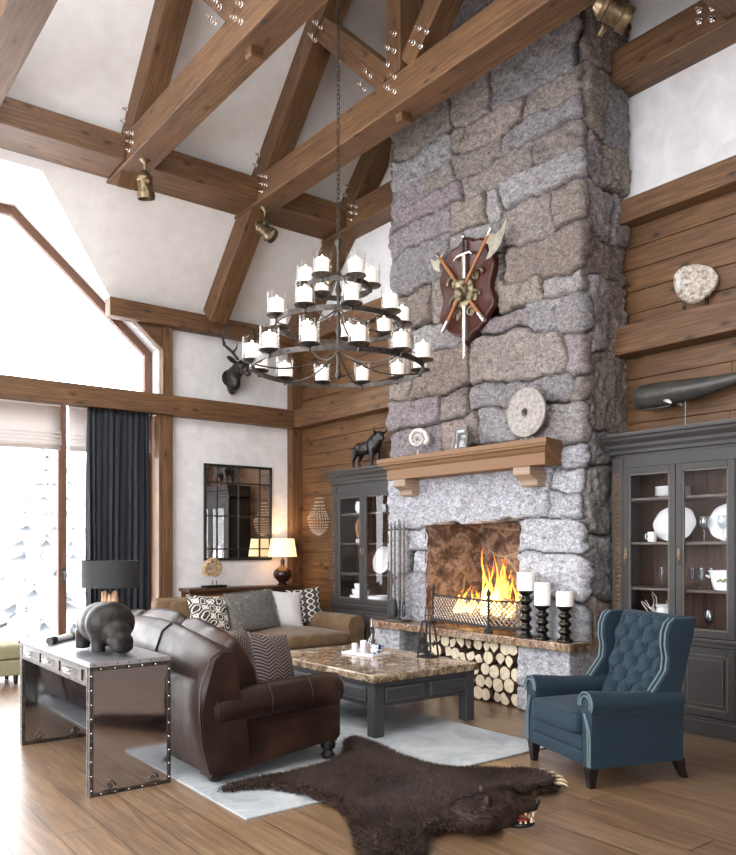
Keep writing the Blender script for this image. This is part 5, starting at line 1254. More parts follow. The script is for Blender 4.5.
# ------------------------------------------------------------------ spotlights on the tie beams
def spot(loc, aim, label, e=4):
    o = thing('spotlight', label, 'spotlight', loc, 0); o.scale = (1.4, 1.4, 1.4)
    b = MB(); b.lathe([(.055, 0), (.055, -.012), (.035, -.03), (.014, -.05), (.012, -.11), (0, -.11)], n=18); b.build('mount', M['antbrass'], o, smooth=50)
    Mx = T(0, 0, -.21) @ Vector((0, 0, 1)).rotation_difference(Vector(aim).normalized()).to_matrix().to_4x4()
    ax = (Mx.to_3x3() @ Vector((1, 0, 0)))
    b = MB(); pts = []
    for i in range(13):
        a = PI * i / 12; pts.append((ax * (.085 * cos(a))) + Vector((0, 0, -.21 + .10 * sin(a))))
    b.tube(pts, .006, 6); b.tube([ax * .07 + Vector((0, 0, -.21)), ax * .115 + Vector((0, 0, -.21))], .014, 8); b.tube([ax * -.07 + Vector((0, 0, -.21)), ax * -.115 + Vector((0, 0, -.21))], .014, 8); b.build('yoke', M['antbrass'], o)
    b = MB(); b.lathe([(.0, -.10), (.03, -.10), (.045, -.08), (.05, -.06), (.062, -.055), (.062, -.035), (.056, -.03), (.056, .05), (.066, .055), (.066, .10), (.060, .10), (.056, .06), (0, .055)], n=24, M=Mx); b.build('lamp_body', M['antbrass'], o, smooth=40)
    b = MB(); b.lathe([(.0, .062), (.054, .062), (.054, .066), (0, .07)], n=20, M=Mx); b.build('lens', M['lens'], o)
M['lens'] = mat('lamp_lens', rgb(235, 230, 215), .1)
spot((3.227, 8.10, 5.63), (.15, .12, -1), 'aged brass spotlight hanging under the left end of the nearer roof beam')
spot((4.84, 8.36, 5.63), (.5, -.75, -.8), 'aged brass spotlight under the left end of the beam before the chimney')
spot((4.84, 3.42, 5.63), (.75, -.5, -.45), 'aged brass spotlight at the top right under the beam before the chimney')
# ------------------------------------------------------------------ rugs
rg = MB(); rg.b2(2.08, 4.62, 3.80, 7.35, .0005, .014); tag(rg.build('area_rug', M['rug'], smooth=0, bevel=.004), 'large pale blue grey rug under the coffee table and leather sofa', 'rug')

BO = [(3.61, 4.8), (3.59, 4.54), (3.54, 4.23), (3.53, 3.96), (3.57, 3.81), (3.71, 3.68), (3.82, 3.57), (3.93, 3.48), (3.97, 3.4), (3.99, 3.29), (3.94, 3.18), (3.85, 3.09), (3.71, 3.06), (3.62, 3.1), (3.55, 3.18), (3.44, 3.2), (3.33, 3.06), (3.10, 2.88), (2.93, 2.83), (2.85, 2.93), (2.76, 2.99), (2.65, 2.96), (2.50, 2.79), (2.31, 2.62), (2.17, 2.64), (2.15, 2.85), (2.31, 3.11), (2.47, 3.38), (2.53, 3.53), (2.56, 3.65), (2.52, 3.95), (2.43, 4.14), (2.30, 4.22), (2.20, 4.25), (2.16, 4.31), (2.24, 4.35), (2.45, 4.35), (2.62, 4.33), (2.79, 4.33), (2.96, 4.36), (3.20, 4.47), (3.36, 4.66), (3.46, 4.80), (3.53, 4.86)]
BOX, BOY = 3.05, 3.7
poly = np.array(BO) - np.array([BOX, BOY])
def inside(px, py):
    c = np.zeros(px.shape, bool); n = len(poly)
    for i in range(n):
        x1, y1 = poly[i]; x2, y2 = poly[(i + 1) % n]
        cond = ((y1 > py) != (y2 > py)); xi = (x2 - x1) * (py - y1) / (y2 - y1 + 1e-12) + x1
        c ^= cond & (px < xi)
    return c
def edist(px, py):
    d = np.full(px.shape, 9.0); n = len(poly)
    for i in range(n):
        a = poly[i]; e_ = poly[(i + 1) % n] - a; t = np.clip(((px - a[0]) * e_[0] + (py - a[1]) * e_[1]) / (e_ @ e_), 0, 1)
        d = np.minimum(d, np.hypot(px - a[0] - t * e_[0], py - a[1] - t * e_[1]))
    return d
def bear_h(px, py):
    d = edist(px, py) * np.where(inside(px, py), 1, -1)
    h = .030 * np.clip(d / .06, 0, 1) ** .5 + .035 * np.clip(d / .35, 0, 1)
    hx, hy = 3.02 - BOX, 2.86 - BOY; g = np.exp(-((px - hx) ** 2 + (py - hy) ** 2) / .05)
    h += .03 * g * np.clip(d / .05, 0, 1)
    h += .010 * vnoise(px + 9, py + 9, 7, 21) * np.clip(d / .1, 0, 1)
    return d, np.maximum(h, .004)
br_ = thing('bear_rug', 'brown bear skin rug with open mouthed head sprawled across the floor', 'bear rug', (BOX, BOY, .014))
st_ = .022; gx = np.arange(poly[:, 0].min() - .03, poly[:, 0].max() + .05, st_); gy = np.arange(poly[:, 1].min() - .03, poly[:, 1].max() + .05, st_)
GX, GY = np.meshgrid(gx, gy); D_, HH = bear_h(GX, GY); vs = np.stack([GX, GY, HH], -1).reshape(-1, 3); w_ = len(gx)
fs_ = []
okc = D_ > -.006
for j in range(len(gy) - 1):
    for i in range(w_ - 1):
        if okc[j, i] and okc[j, i + 1] and okc[j + 1, i] and okc[j + 1, i + 1]: k = j * w_ + i; fs_.append((k, k + 1, k + w_ + 1, k + w_))
used = sorted(set(k for f in fs_ for k in f)); mp_ = {k: i for i, k in enumerate(used)}
b = MB(); b.add([vs[k] for k in used], [tuple(mp_[k] for k in f) for f in fs_]); b.build('hide', M['bearskin'], br_, smooth=180)
# head
HD = Vector((.80, -.60, 0)); HN = Vector((.60, .80, 0)); UP = Vector((0, 0, 1)); HC = Vector((3.00 - BOX, 2.86 - BOY, 0))
def hp(f, l, u): return HC + HD * f + HN * l + UP * u
Mh = Matrix((HD, HN, UP)).transposed().to_4x4(); Mh.translation = HC; Mh = Mh @ Matrix.Scale(.88, 4)
b = MB()
for (c, r) in (((-.08, 0, .09), (.16, .17, .10)), ((.02, 0, .135), (.13, .125, .105)), ((.10, 0, .145), (.09, .085, .085)), ((.17, 0, .150), (.085, .062, .055)), ((.235, 0, .150), (.05, .05, .042)), ((.04, .07, .10), (.09, .05, .07)), ((.04, -.07, .10), (.09, .05, .07)), ((.07, 0, .055), (.11, .075, .035))): b.ball(c, r, Mh)
for s in (1, -1):
    b.ball((-.035, s * .10, .205), (.022, .038, .036), Mh); b.ball((.09, s * .05, .20), (.035, .025, .02), Mh)
b.build('head', M['bearfur'], br_, remesh=.011, sm=3)
b = MB(); b.ball((.275, 0, .168), (.020, .030, .022), Mh); b.build('nose', M['darkfoot'], br_)
M['gum'] = mat('gum_pink', rgb(150, 66, 60), .3); M['tooth'] = mat('tooth_ivory', rgb(224, 206, 168), .3)
b = MB(); b.ball((.165, 0, .042), (.10, .052, .024), Mh); jw = b.build('lower_jaw', M['darkfoot'], br_)
b = MB(); b.ball((.15, 0, .066), (.085, .036, .012), Mh); b.ball((.14, 0, .100), (.09, .042, .014), Mh); b.build('tongue', M['gum'], br_)
for (f, l, u, h) in ((.235, .034, .058, .035), (.235, -.034, .058, .035), (.20, .04, .055, .018), (.20, -.04, .055, .018), (.25, .012, .055, .014), (.25, -.012, .055, .014), (.17, .043, .055, .016), (.17, -.043, .055, .016), (.245, .036, .122, -.038), (.245, -.036, .122, -.038), (.20, .045, .118, -.018), (.20, -.045, .118, -.018), (.265, .012, .118, -.014), (.265, -.012, .118, -.014)):
    b = MB(); b.lathe([(.0075, 0), (.006, h * .5), (.0, h)] if h > 0 else [(.0, h), (.006, h * .5), (.0075, 0)], n=8, M=Mh @ T(f, l, u)); b.build('tooth', M['tooth'], br_)
for s in (1, -1):
    b = MB(); b.ball((.125, s * .058, .188), (.014, .012, .012), Mh); b.build('eye', M['darkfoot'], br_)
for (x, y, dx, dy) in ((3.985, 3.36, .8, .1), (3.985, 3.29, .8, -.25), (3.955, 3.22, .75, -.5), (3.91, 3.16, .6, -.7), (3.86, 3.115, .45, -.85), (2.16, 2.66, -.5, -.8), (2.22, 2.63, -.3, -.9), (2.28, 2.62, -.1, -1), (2.34, 2.64, .1, -1)):
    q = Vector((dx, dy, 0)).normalized(); p = Vector((x - BOX, y - BOY, .022))
    b = MB(); b.tube([p - q * .02, p + q * .02 + Vector((0, 0, .008)), p + q * .045 + Vector((0, 0, .004)), p + q * .065 - Vector((0, 0, .012))], [.010, .009, .006, .001], 7); b.build('claw', M['tooth'], br_)
# fur
rs = np.random.RandomState(9); NF = 46000
fx = rs.uniform(poly[:, 0].min(), poly[:, 0].max(), NF * 2); fy = rs.uniform(poly[:, 1].min(), poly[:, 1].max(), NF * 2)
dd_, hh_ = bear_h(fx, fy); keep = np.where(dd_ > .0)[0][:NF]
fx, fy, dd_, hh_ = fx[keep], fy[keep], dd_[keep], hh_[keep]
e_ = .01; _, hx_ = bear_h(fx + e_, fy); _, hy_ = bear_h(fx, fy + e_)
ang = 3.0 * vnoise(fx + 20, fy + 20, 1.4, 33) + 2.4; dirx = np.cos(ang); diry = np.sin(ang)
de0 = edist(fx, fy); gdx = (edist(fx + e_, fy) - de0) / e_; gdy = (edist(fx, fy + e_) - de0) / e_
kk = np.clip(1 - de0 / .12, 0, 1); dirx = dirx * (1 - kk) - gdx * kk * 1.6; diry = diry * (1 - kk) - gdy * kk * 1.6
dirx += rs.normal(0, .45, len(fx)); diry += rs.normal(0, .45, len(fx)); ln = np.hypot(dirx, diry) + 1e-6; dirx /= ln; diry /= ln
Lf = rs.uniform(.020, .050, len(fx)); wf = .0028
P0 = np.stack([fx, fy, hh_ - .003], -1); tip = P0 + np.stack([dirx * Lf * .85, diry * Lf * .85, Lf * rs.uniform(.25, .6, len(fx))], -1); tip[:, 2] = np.maximum(tip[:, 2], .003)
sd = np.stack([-diry, dirx, 0 * dirx], -1) * wf
V_ = np.stack([P0 - sd, P0 + sd, tip], 1).reshape(-1, 3)
def fur_mesh(name, V_, parent, m):
    me = bpy.data.meshes.new(name); n = len(V_) // 3
    me.vertices.add(len(V_)); me.vertices.foreach_set('co', V_.astype(np.float32).ravel()); me.loops.add(n * 3); me.loops.foreach_set('vertex_index', np.arange(n * 3, dtype=np.int32))
    me.polygons.add(n); me.polygons.foreach_set('loop_start', np.arange(0, n * 3, 3, dtype=np.int32)); me.update(calc_edges=True); me.materials.append(m)
    o = bpy.data.objects.new(name, me); COL.objects.link(o); o.parent = parent; return o
fo = fur_mesh('fur', V_, br_, M['bearfur']); fo['kind'] = 'stuff'
# fur over the head
hv = []
for (c, r, n_) in (((-.08, 0, .09), (.16, .17, .10), 2600), ((.02, 0, .135), (.13, .125, .105), 2600), ((.10, 0, .145), (.09, .085, .085), 1200), ((.17, 0, .150), (.085, .062, .055), 1500), ((.235, 0, .150), (.05, .05, .042), 700), ((.04, .07, .10), (.09, .05, .07), 700), ((.04, -.07, .10), (.09, .05, .07), 700)):
    for k in range(n_):
        v_ = Vector(rs.normal(0, 1, 3)).normalized()
        if v_.z < -.35: continue
        p = Vector((c[0] + v_.x * r[0], c[1] + v_.y * r[1], c[2] + v_.z * r[2])); nn = Vector((v_.x / r[0], v_.y / r[1], v_.z / r[2])).normalized()
        g = (Vector((-1, 0, -.1)) + nn * .5 + Vector(rs.normal(0, .3, 3))).normalized(); L_ = .032 * (1 if c[0] < .1 else .45); sd_ = nn.cross(g).normalized() * .0024
        hv += [Mh @ (p - sd_), Mh @ (p + sd_), Mh @ (p + g * L_)]
fo2 = fur_mesh('head_fur', np.array([list(q) for q in hv]), br_, M['bearfur']); fo2['kind'] = 'stuff'

# ------------------------------------------------------------------ cushions
def pillow(mb, w_, h_, t_, M_=None, n=22, ear=.05, amp=.0):
    def top(sg):
        def fn(u, v):
            a, c = 2 * u - 1, 2 * v - 1
            pin = 1 - ear * 1.6 * (1 - abs(a) ** 1.5) * abs(c) ** 3; pin2 = 1 - ear * 1.6 * (1 - abs(c) ** 1.5) * abs(a) ** 3
            th = t_ / 2 * max(0, (1 - abs(a) ** 2.6)) ** .65 * max(0, (1 - abs(c) ** 2.6)) ** .65
            th *= 1 + .10 * noise.noise((a * 2.1 + sg, c * 2.1, t_ * 9))
            return (a * w_ / 2 * pin2, sg * th + amp * noise.noise((a * 9, c * 9, sg)), c * h_ / 2 * pin)
        return fn
    mb.grid(top(-1), n, n, M_); mb.grid(top(1), n, n, M_)
def cushion(name, mat_, loc, w_, h_, t_, tilt, rz, label, group=None, roll=0, amp=0):
    o = thing(name, label, 'cushion', loc, rz, group)
    b = MB(); Mx = Rx(-tilt) @ Ry(roll); pillow(b, w_, h_, t_, Mx, amp=amp)
    b.build('cover', mat_, o, smooth=180)
    return o, Mx
SOFY = 8.93
cushion('scatter_cushion', M['loops'], (4.18, 8.53, .69), .54, .46, .17, .42, .06, 'dark cushion with looping white lines at the left end of the olive sofa', None, .10)
fc, Mx = cushion('scatter_cushion', M['greyfur'], (4.73, 8.48, .70), .66, .50, .20, .40, -.05, 'fluffy grey fur cushion in the middle of the olive sofa', None, -.06, .006)
hv = []
for k in range(9000):
    a, c = rs.uniform(-1, 1, 2); sg = -1 if rs.rand() < .75 else 1
    th = .10 * max(0, 1 - abs(a) ** 2.6) ** .65 * max(0, 1 - abs(c) ** 2.6) ** .65
    p = Vector((a * .325, sg * th, c * .245)); g = (Vector((a * .4, sg * .6, c * .4 - .3)) + Vector(rs.normal(0, .45, 3))).normalized(); s_ = g.orthogonal().normalized() * .0028
    hv += [Mx @ (p - s_), Mx @ (p + s_), Mx @ (p + g * rs.uniform(.02, .04))]
ff = fur_mesh('fur', np.array([list(q) for q in hv]), fc, M['greyfur']); ff['kind'] = 'stuff'
cushion('scatter_cushion', M['whitefab'], (5.20, 8.51, .69), .52, .50, .18, .40, -.05, 'plain white cushion beside the grey fur one on the olive sofa', None, .12)
cushion('scatter_cushion', M['trellis'], (5.55, 8.57, .71), .44, .48, .16, .30, -.45, 'dark trellis patterned cushion at the right end of the olive sofa', None, -.10)

# ------------------------------------------------------------------ olive sofa (faces -y)
def rbox(mb, x0, x1, y0, y1, z0, z1, r, crown=0, n=14, M_=None):
    """soft cushion block: rounded box with a crowned top"""
    cx, cy, cz = (x0 + x1) / 2, (y0 + y1) / 2, (z0 + z1) / 2; h = Vector(((x1 - x0) / 2, (y1 - y0) / 2, (z1 - z0) / 2))
    for ax in range(3):
        for sg in (-1, 1):
            u_, v_ = [i for i in range(3) if i != ax]
            def fn(a, b_, ax=ax, sg=sg, u_=u_, v_=v_):
                p = Vector((0, 0, 0)); p[ax] = sg * h[ax]
                ea = .5 - .5 * cos(PI * a) if True else a; eb = .5 - .5 * cos(PI * b_)
                p[u_] = (2 * ea - 1) * h[u_]; p[v_] = (2 * eb - 1) * h[v_]
                q = Vector([max(-h[i] + r, min(h[i] - r, p[i])) for i in range(3)]); d = p - q; nn = d.normalized() if d.length > 1e-6 else Vector()
                w_ = q + nn * r
                kx = 1 - (w_.x / h.x) ** 2; ky = 1 - (w_.y / h.y) ** 2
                w_.z += crown * max(0, kx) * max(0, ky) * (1 if w_.z > 0 else .2)
                return Vector((cx, cy, cz)) + w_
            mb.grid(fn, n, n, M_)
so = thing('fabric_sofa', 'olive brown velvet two seat sofa against the mirror wall', 'sofa', (4.70, 8.45, 0))
SW = 1.13
b = MB(); rbox(b, -SW + .06, SW - .06, -.74, .46, .07, .30, .03); b.build('base', M['olive'], so, smooth=180)
for (xa, xb) in ((-.92, -.005), (.005, .92)):
    b = MB(); rbox(b, xa, xb, -.82, .22, .29, .45, .065, .045); sc_ = b.build('seat_cushion', M['olive'], so, smooth=180)
    b = MB(); b.tube([(xa + .07, -.80, .432), (xb - .07, -.80, .432)], .006, 6); b.build('piping', M['olive'], sc_)
    b = MB(); Mx = T(0, .20, .45) @ Rx(-.18) @ T(0, 0, 0); rbox(b, xa, xb, -.02, .17, -.03, .40, .06, .02, M_=Mx); b.build('back_cushion', M['olive'], so, smooth=180)
b = MB(); rbox(b, -SW + .05, SW - .05, .30, .50, .08, .86, .05); b.build('backrest', M['olive'], so, smooth=180)
M['goldtrim'] = mat('gold_trim', rgb(170, 144, 88), .4, .5)
b = MB(); b.tube([(-SW + .08, .40, .868), (SW - .08, .40, .868)], .008, 6); b.build('gold_piping', M['goldtrim'], so)
for s in (-1, 1):
    b = MB(); rings = []
    for y in (-.80, -.79, -.74, .0, .42, .47):
        k = .93 if y == -.80 else (.985 if y == -.79 else 1); pr = []
        for i in range(16):
            a = -.5 + (PI + 1.0) * i / 15; pr.append((s * (SW - .125 + .135 * cos(a) * k), y, .515 + .13 * sin(a) * k))
        pr += [(s * (SW - .225), y, .08), (s * (SW - .03), y, .08)]
        rings.append(pr)
    b.loft(rings); b.build('arm', M['olive'], so, smooth=50)
for x in (-1.03, 1.03):
    for y in (-.68, .40):
        b = MB(); b.lathe([(.02, 0), (.028, .09)], (x, y, 0), 12); b.build('leg', M['darkfoot'], so)

# ------------------------------------------------------------------ brown leather sofa (faces +x)
ls = thing('leather_sofa', 'dark brown leather sofa with rolled arms seen from behind', 'sofa', (2.14, 4.39, .0))
SL = 2.40
def topz(y):
    t = y / SL; return .835 + .145 * sin(PI * min(1, max(0, t))) ** .9
b = MB(); rings = []
for i in range(41):
    t = i / 40; y = .03 + (SL - .06) * t; H = topz(y); sc_ = .80 if i in (0, 40) else (.95 if i in (1, 39) else 1)
    pr = [(.05, .06), (.0, .25), (-.02, .45), (-.015, .60), (.01, H * .80), (.05, H * .92), (.12, H * .975), (.20, H * .965), (.24, H * .90), (.26, .60), (.30, .30), (.30, .06)]
    cx_, cz_ = .13, .45; q = []
    for (x, z) in pr: q.append((cx_ + (x - cx_) * (sc_ if z > .5 else 1), y, z))
    rings.append(q)
b.loft(rings); b.build('back_frame', M['leather'], ls, smooth=70)
for (ya, yb) in ((.05, .05), (SL - .05, SL - .05), (.8, .8), (1.6, 1.6)):
    b = MB(); H = topz(ya); b.tube([(.045, ya, .07), (-.006, ya, .25), (-.026, ya, .45), (-.021, ya, .60), (.006, ya, H * .80), (.046, ya, H * .925), (.12, ya, H * .98)], .006, 6)
    b.build('welting', M['leather'], ls)
nb = 3
for k in range(nb):
    y0, y1 = .12 + k * (SL - .24) / nb, .12 + (k + 1) * (SL - .24) / nb
    b = MB(); rings = []
    for i in range(25):
        t = i / 24; y = y0 + .008 + (y1 - y0 - .016) * t; H = topz(y) + .015; s_ = (1 - abs(2 * t - 1) ** 3.2) ** .45 if 0 < t < 1 else .04
        s_ = .80 + .20 * s_ if 0 < t < 1 else .70; wr_ = 1 + .03 * noise.noise((y * 9, 1, k)); q = []
        for j in range(26):
            a = 2 * PI * j / 26; ex = .145 * (1 + .18 * cos(2 * a)) * s_ * wr_; ez = .275 * s_
            x = .255 + ex * cos(a); z = (H - .26) + ez * sin(a) * (1 if sin(a) < 0 else 1.0)
            x += -.10 * (z - .6) * 1.0 + .03
            q.append((x, y, z + .008 * noise.noise((x * 9, y * 9, z * 9))))
        rings.append(q)
    b.loft(rings); b.build('back_cushion', M['leather'], ls, smooth=180)
for k in range(nb):
    y0, y1 = .24 + k * (SL - .48) / nb, .24 + (k + 1) * (SL - .48) / nb
    b = MB(); rbox(b, .28, 1.11, y0 + .004, y1 - .004, .30, .47, .06, .03); b.build('seat_cushion', M['leather'], ls, smooth=180)
b = MB(); rbox(b, .22, 1.05, .10, SL - .10, .11, .31, .025); b.build('seat_frame', M['leather'], ls, smooth=180)
for s in (0, 1):
    def Y_(y): return SL - y if s else y
    b = MB(); rings = []; nx = 22
    for i in range(nx + 1):
        t = i / nx; x = .06 + .97 * t; zr = .445 + .045 * t; r = .125 - .012 * t
        low = .035 + .11 * (max(0, t - .12) / .88) ** .8 if t < .97 else .15
        e_ = 1 if 0 < i < nx else .9
        q = []
        for j in range(19):
            a = PI * 1.28 - (PI * 1.5) * j / 18
            q.append((x, Y_(.135 + r * e_ * cos(a) * 1.0), zr + r * e_ * sin(a)))
        q += [(x, Y_(.225), .30), (x, Y_(.225), low), (x, Y_(.07), low), (x, Y_(.065), .32)]
        rings.append(q)
    b.loft(rings); ar_ = b.build('arm', M['leather'], ls, smooth=60)
    b = MB()
    for t in (.02, .42, .74):
        x = .06 + .97 * t; zr = .445 + .045 * t; r = .130 - .012 * t; b.tube([(x, Y_(.135 + r * cos(PI * 1.28 - PI * 1.4 * j / 14)), zr + r * sin(PI * 1.28 - PI * 1.4 * j / 14)) for j in range(15)] , .004, 6)
    b.tube([(.06, Y_(.058), .35), (.5, Y_(.052), .365), (1.02, Y_(.057), .385)], .006, 6); b.tube([(.07, Y_(.064), .05), (.05, Y_(.060), .34)], .008, 6)
    b.build('welting', M['leather'], ar_)
    b = MB(); b.lathe([(.10, 0), (.105, .014), (.09, .03), (.05, .034), (.0, .036)], n=24, M=T(1.028, Y_(.135), .49) @ Ry(PI / 2)); rbox(b, 1.0, 1.055, min(Y_(.075), Y_(.22)), max(Y_(.075), Y_(.22)), .15, .46, .02); b.build('arm_front', M['leather'], ls, smooth=50)
for x in (.12, .98):
    for y in (.13, SL - .13):
        b = MB(); b.lathe([(.03, .0), (.045, .012), (.05, .03), (.034, .05), (.03, .06), (.05, .075), (.055, .10), (.05, .14)], (x, y, .0), 16); b.build('leg', M['darkfoot'], ls)
ls.location.z = .014
cushion('scatter_cushion', M['herring'], (2.86, 4.82, .64), .48, .48, .16, .26, .50, 'herringbone weave cushion on the leather sofa, nearest the coffee table', None, .15)
cushion('scatter_cushion', M['herring'], (2.86, 5.24, .64), .48, .48, .16, .30, .85, 'herringbone weave cushion on the leather sofa, the farther one', None, -.1)

# ------------------------------------------------------------------ coffee table
cf = thing('coffee_table', 'dark painted coffee table with a thick brown marble top', 'coffee table', (4.255, 5.55, .014))
hx, hy = .535, .79
b = MB(); b.b2(-hx - .03, hx + .03, -hy - .03, hy + .03, .425, .488); b.build('marble_top', M['marble'], cf, smooth=0, bevel=.010, seg=3)
b = MB(); b.b2(-hx + .012, hx - .012, -hy + .012, hy - .012, .23, .424); b.b2(-hx - .005, hx + .005, -hy - .005, hy + .005, .395, .424)
for s in (1, -1):
    for (y0, y1) in ((-hx + .10, -.025), (.025, hx - .10)):
        pass
    for (x0, x1) in ((-hx + .10, -.03), (.03, hx - .10)):
        b.b2(x0, x1, s * (hy - .02), s * (hy + .002), .262, .380); b.b2(x0 + .02, x1 - .02, s * (hy - .02), s * (hy + .008), .282, .360)
ap_ = b.build('apron', M['tablepaint'], cf, smooth=0, bevel=.004)
for s in (1, -1):
    for (x0, x1) in ((-hx + .10, -.03), (.03, hx - .10)):
        b = MB()
        for (p0, p1, q0, q1) in ((x0 + .012, x1 - .012, .272, .278), (x0 + .012, x1 - .012, .364, .370), (x0 + .012, x0 + .018, .278, .364), (x1 - .018, x1 - .012, .278, .364)): b.b2(p0, p1, s * (hy - .01), s * (hy + .007), q0, q1)
        b.build('worn_beading', M['tableedge'], ap_, smooth=0)
for x in (-1, 1):
    for y in (-1, 1):
        b = MB(); b.box((x * (hx - .045), y * (hy - .045), .212), (.095, .095, .424)); b.build('leg', M['tablepaint'], cf, smooth=0, bevel=.005)
for s in (-1, 1):
    for (y0, y1) in ((-hy + .10, -.03), (.03, hy - .10)):
        b = MB(); b.b2(s * (hx - .015), s * (hx + .006), y0, y1, .258, .384); b.b2(s * hx, s * (hx + .011), y0 + .025, y1 - .025, .280, .362); d = b.build('drawer', M['tablepaint'], cf, smooth=0, bevel=.004)
        b = MB()
        for (p0, p1, q0, q1) in ((y0 + .018, y1 - .018, .272, .278), (y0 + .018, y1 - .018, .364, .370), (y0 + .018, y0 + .024, .278, .364), (y1 - .024, y1 - .018, .278, .364)): b.b2(s * hx, s * (hx + .009), p0, p1, q0, q1)
        b.build('worn_beading', M['tableedge'], d, smooth=0)
        b = MB(); ym = (y0 + y1) / 2; b.lathe([(.022, 0), (.022, .004), (.007, .008), (.007, .018), (.015, .024), (.017, .032), (.010, .038), (0, .039)], n=14, M=T(s * (hx + .011), ym, .322) @ Ry(s * PI / 2)); b.ball((s * (hx + .030), ym, .295), (.010, .012, .016)); b.build('knob', M['brass'], d)
TT = .014 + .488
tr = thing('serving_tray', 'small pale tray on the far part of the marble table', 'tray', (4.38, 5.73, TT), .2)
b = MB(); b.b2(-.13, .13, -.19, .19, 0, .008); b.b2(-.13, .13, -.19, -.178, .008, .022); b.b2(-.13, .13, .178, .19, .008, .022); b.b2(-.13, -.118, -.178, .178, .008, .022); b.b2(.118, .13, -.178, .178, .008, .022); b.build('dish', M['white'], tr, smooth=0, bevel=.002)
for (x, y, h, r, lab) in ((4.36, 5.88, .075, .026, 'white tea light cup at the left end of the tray'), (4.32, 5.83, .085, .026, 'white tea light cup second from the left on the tray'), (4.41, 5.81, .105, .030, 'tallest white votive cup behind the other two on the tray')):
    o = thing('votive_cup', lab, 'cup', (x, y, TT + .0085), 0, 'white cups on the tray'); b = MB(); b.lathe([(0, 0), (r * .85, 0), (r, h * .3), (r, h), (r * .88, h), (r * .85, .012), (0, .010)], n=18); b.build('cup', M['white'], o)
o = thing('decanter', 'clear glass decanter with pointed stopper on the tray', 'decanter', (4.44, 5.72, TT + .0085))
b = MB(); b.lathe([(0, 0), (.045, 0), (.052, .02), (.05, .08), (.03, .13), (.014, .16), (.013, .19), (.018, .20), (.0, .20)], n=20); b.build('bottle', M['glass2'], o)
b = MB(); b.lathe([(.010, .20), (.022, .225), (.018, .25), (.006, .30), (0, .33)], n=14); b.build('stopper', M['glass2'], o)
b = MB(); b.lathe([(0, .004), (.042, .004), (.047, .02), (.046, .07), (0, .07)], n=20); b.build('liquor', M['copper'], o)
m = M['bluewhite'] = mat('blue_white_glaze', rgb(220, 224, 234), .2); n = noisef(m, coord(m), 30, 2, .5, 1); P(m, 'Base Color', ramp(m, n, [(.42, rgb(38, 52, 110)), (.52, rgb(226, 230, 238))]))
o = thing('blue_white_bowl', 'blue and white porcelain bowl at the right end of the tray', 'bowl', (4.40, 5.60, TT + .0085)); b = MB(); b.lathe([(0, 0), (.03, 0), (.055, .025), (.064, .06), (.058, .085), (.05, .09), (.05, .085), (.056, .06), (.04, .02), (0, .01)], n=24); b.build('bowl', M['bluewhite'], o)
la = thing('lantern', 'small black open frame lantern on the right of the marble table', 'lantern', (4.70, 5.24, TT), .3)
b = MB(); b.b2(-.075, .075, -.075, .075, 0, .014); b.b2(-.045, .045, -.045, .045, .31, .325); b.build('plates', M['iron'], la, smooth=0, bevel=.003)
b = MB()
for sx in (-1, 1):
    for sy in (-1, 1): b.beam((sx * .066, sy * .066, .012), (sx * .038, sy * .038, .312), .013, .013, (1, 0, 0))
for q in ((1, 0), (0, 1)):
    for s in (-1, 1): b.beam((s * .055 if q[0] else -.055, -.055 if q[0] else s * .055, .12), (s * .055 if q[0] else .055, .055 if q[0] else s * .055, .12), .009, .009)
b.build('open_frame', M['iron'], la, smooth=0)
b = MB(); b.tube([(0, -.03, .325), (0, -.03, .37), (0, .03, .37), (0, .03, .325)], .006, 6); b.build('handle', M['iron'], la)
b = MB(); b.lathe([(0, .014), (.028, .014), (.030, .05), (.024, .055), (0, .05)], n=16); b.build('candle_pot', M['iron'], la)
b = MB(); b.add([(-.086, .03, .16), (-.086, .075, .20), (-.086, .03, .25), (-.086, -.015, .20), (-.080, .03, .16), (-.080, .075, .20), (-.080, .03, .25), (-.080, -.015, .20)], [(0, 1, 2, 3), (7, 6, 5, 4), (0, 4, 5, 1), (1, 5, 6, 2), (2, 6, 7, 3), (3, 7, 4, 0)]); b.build('hanging_tag', M['trimsteel'], la, smooth=0)

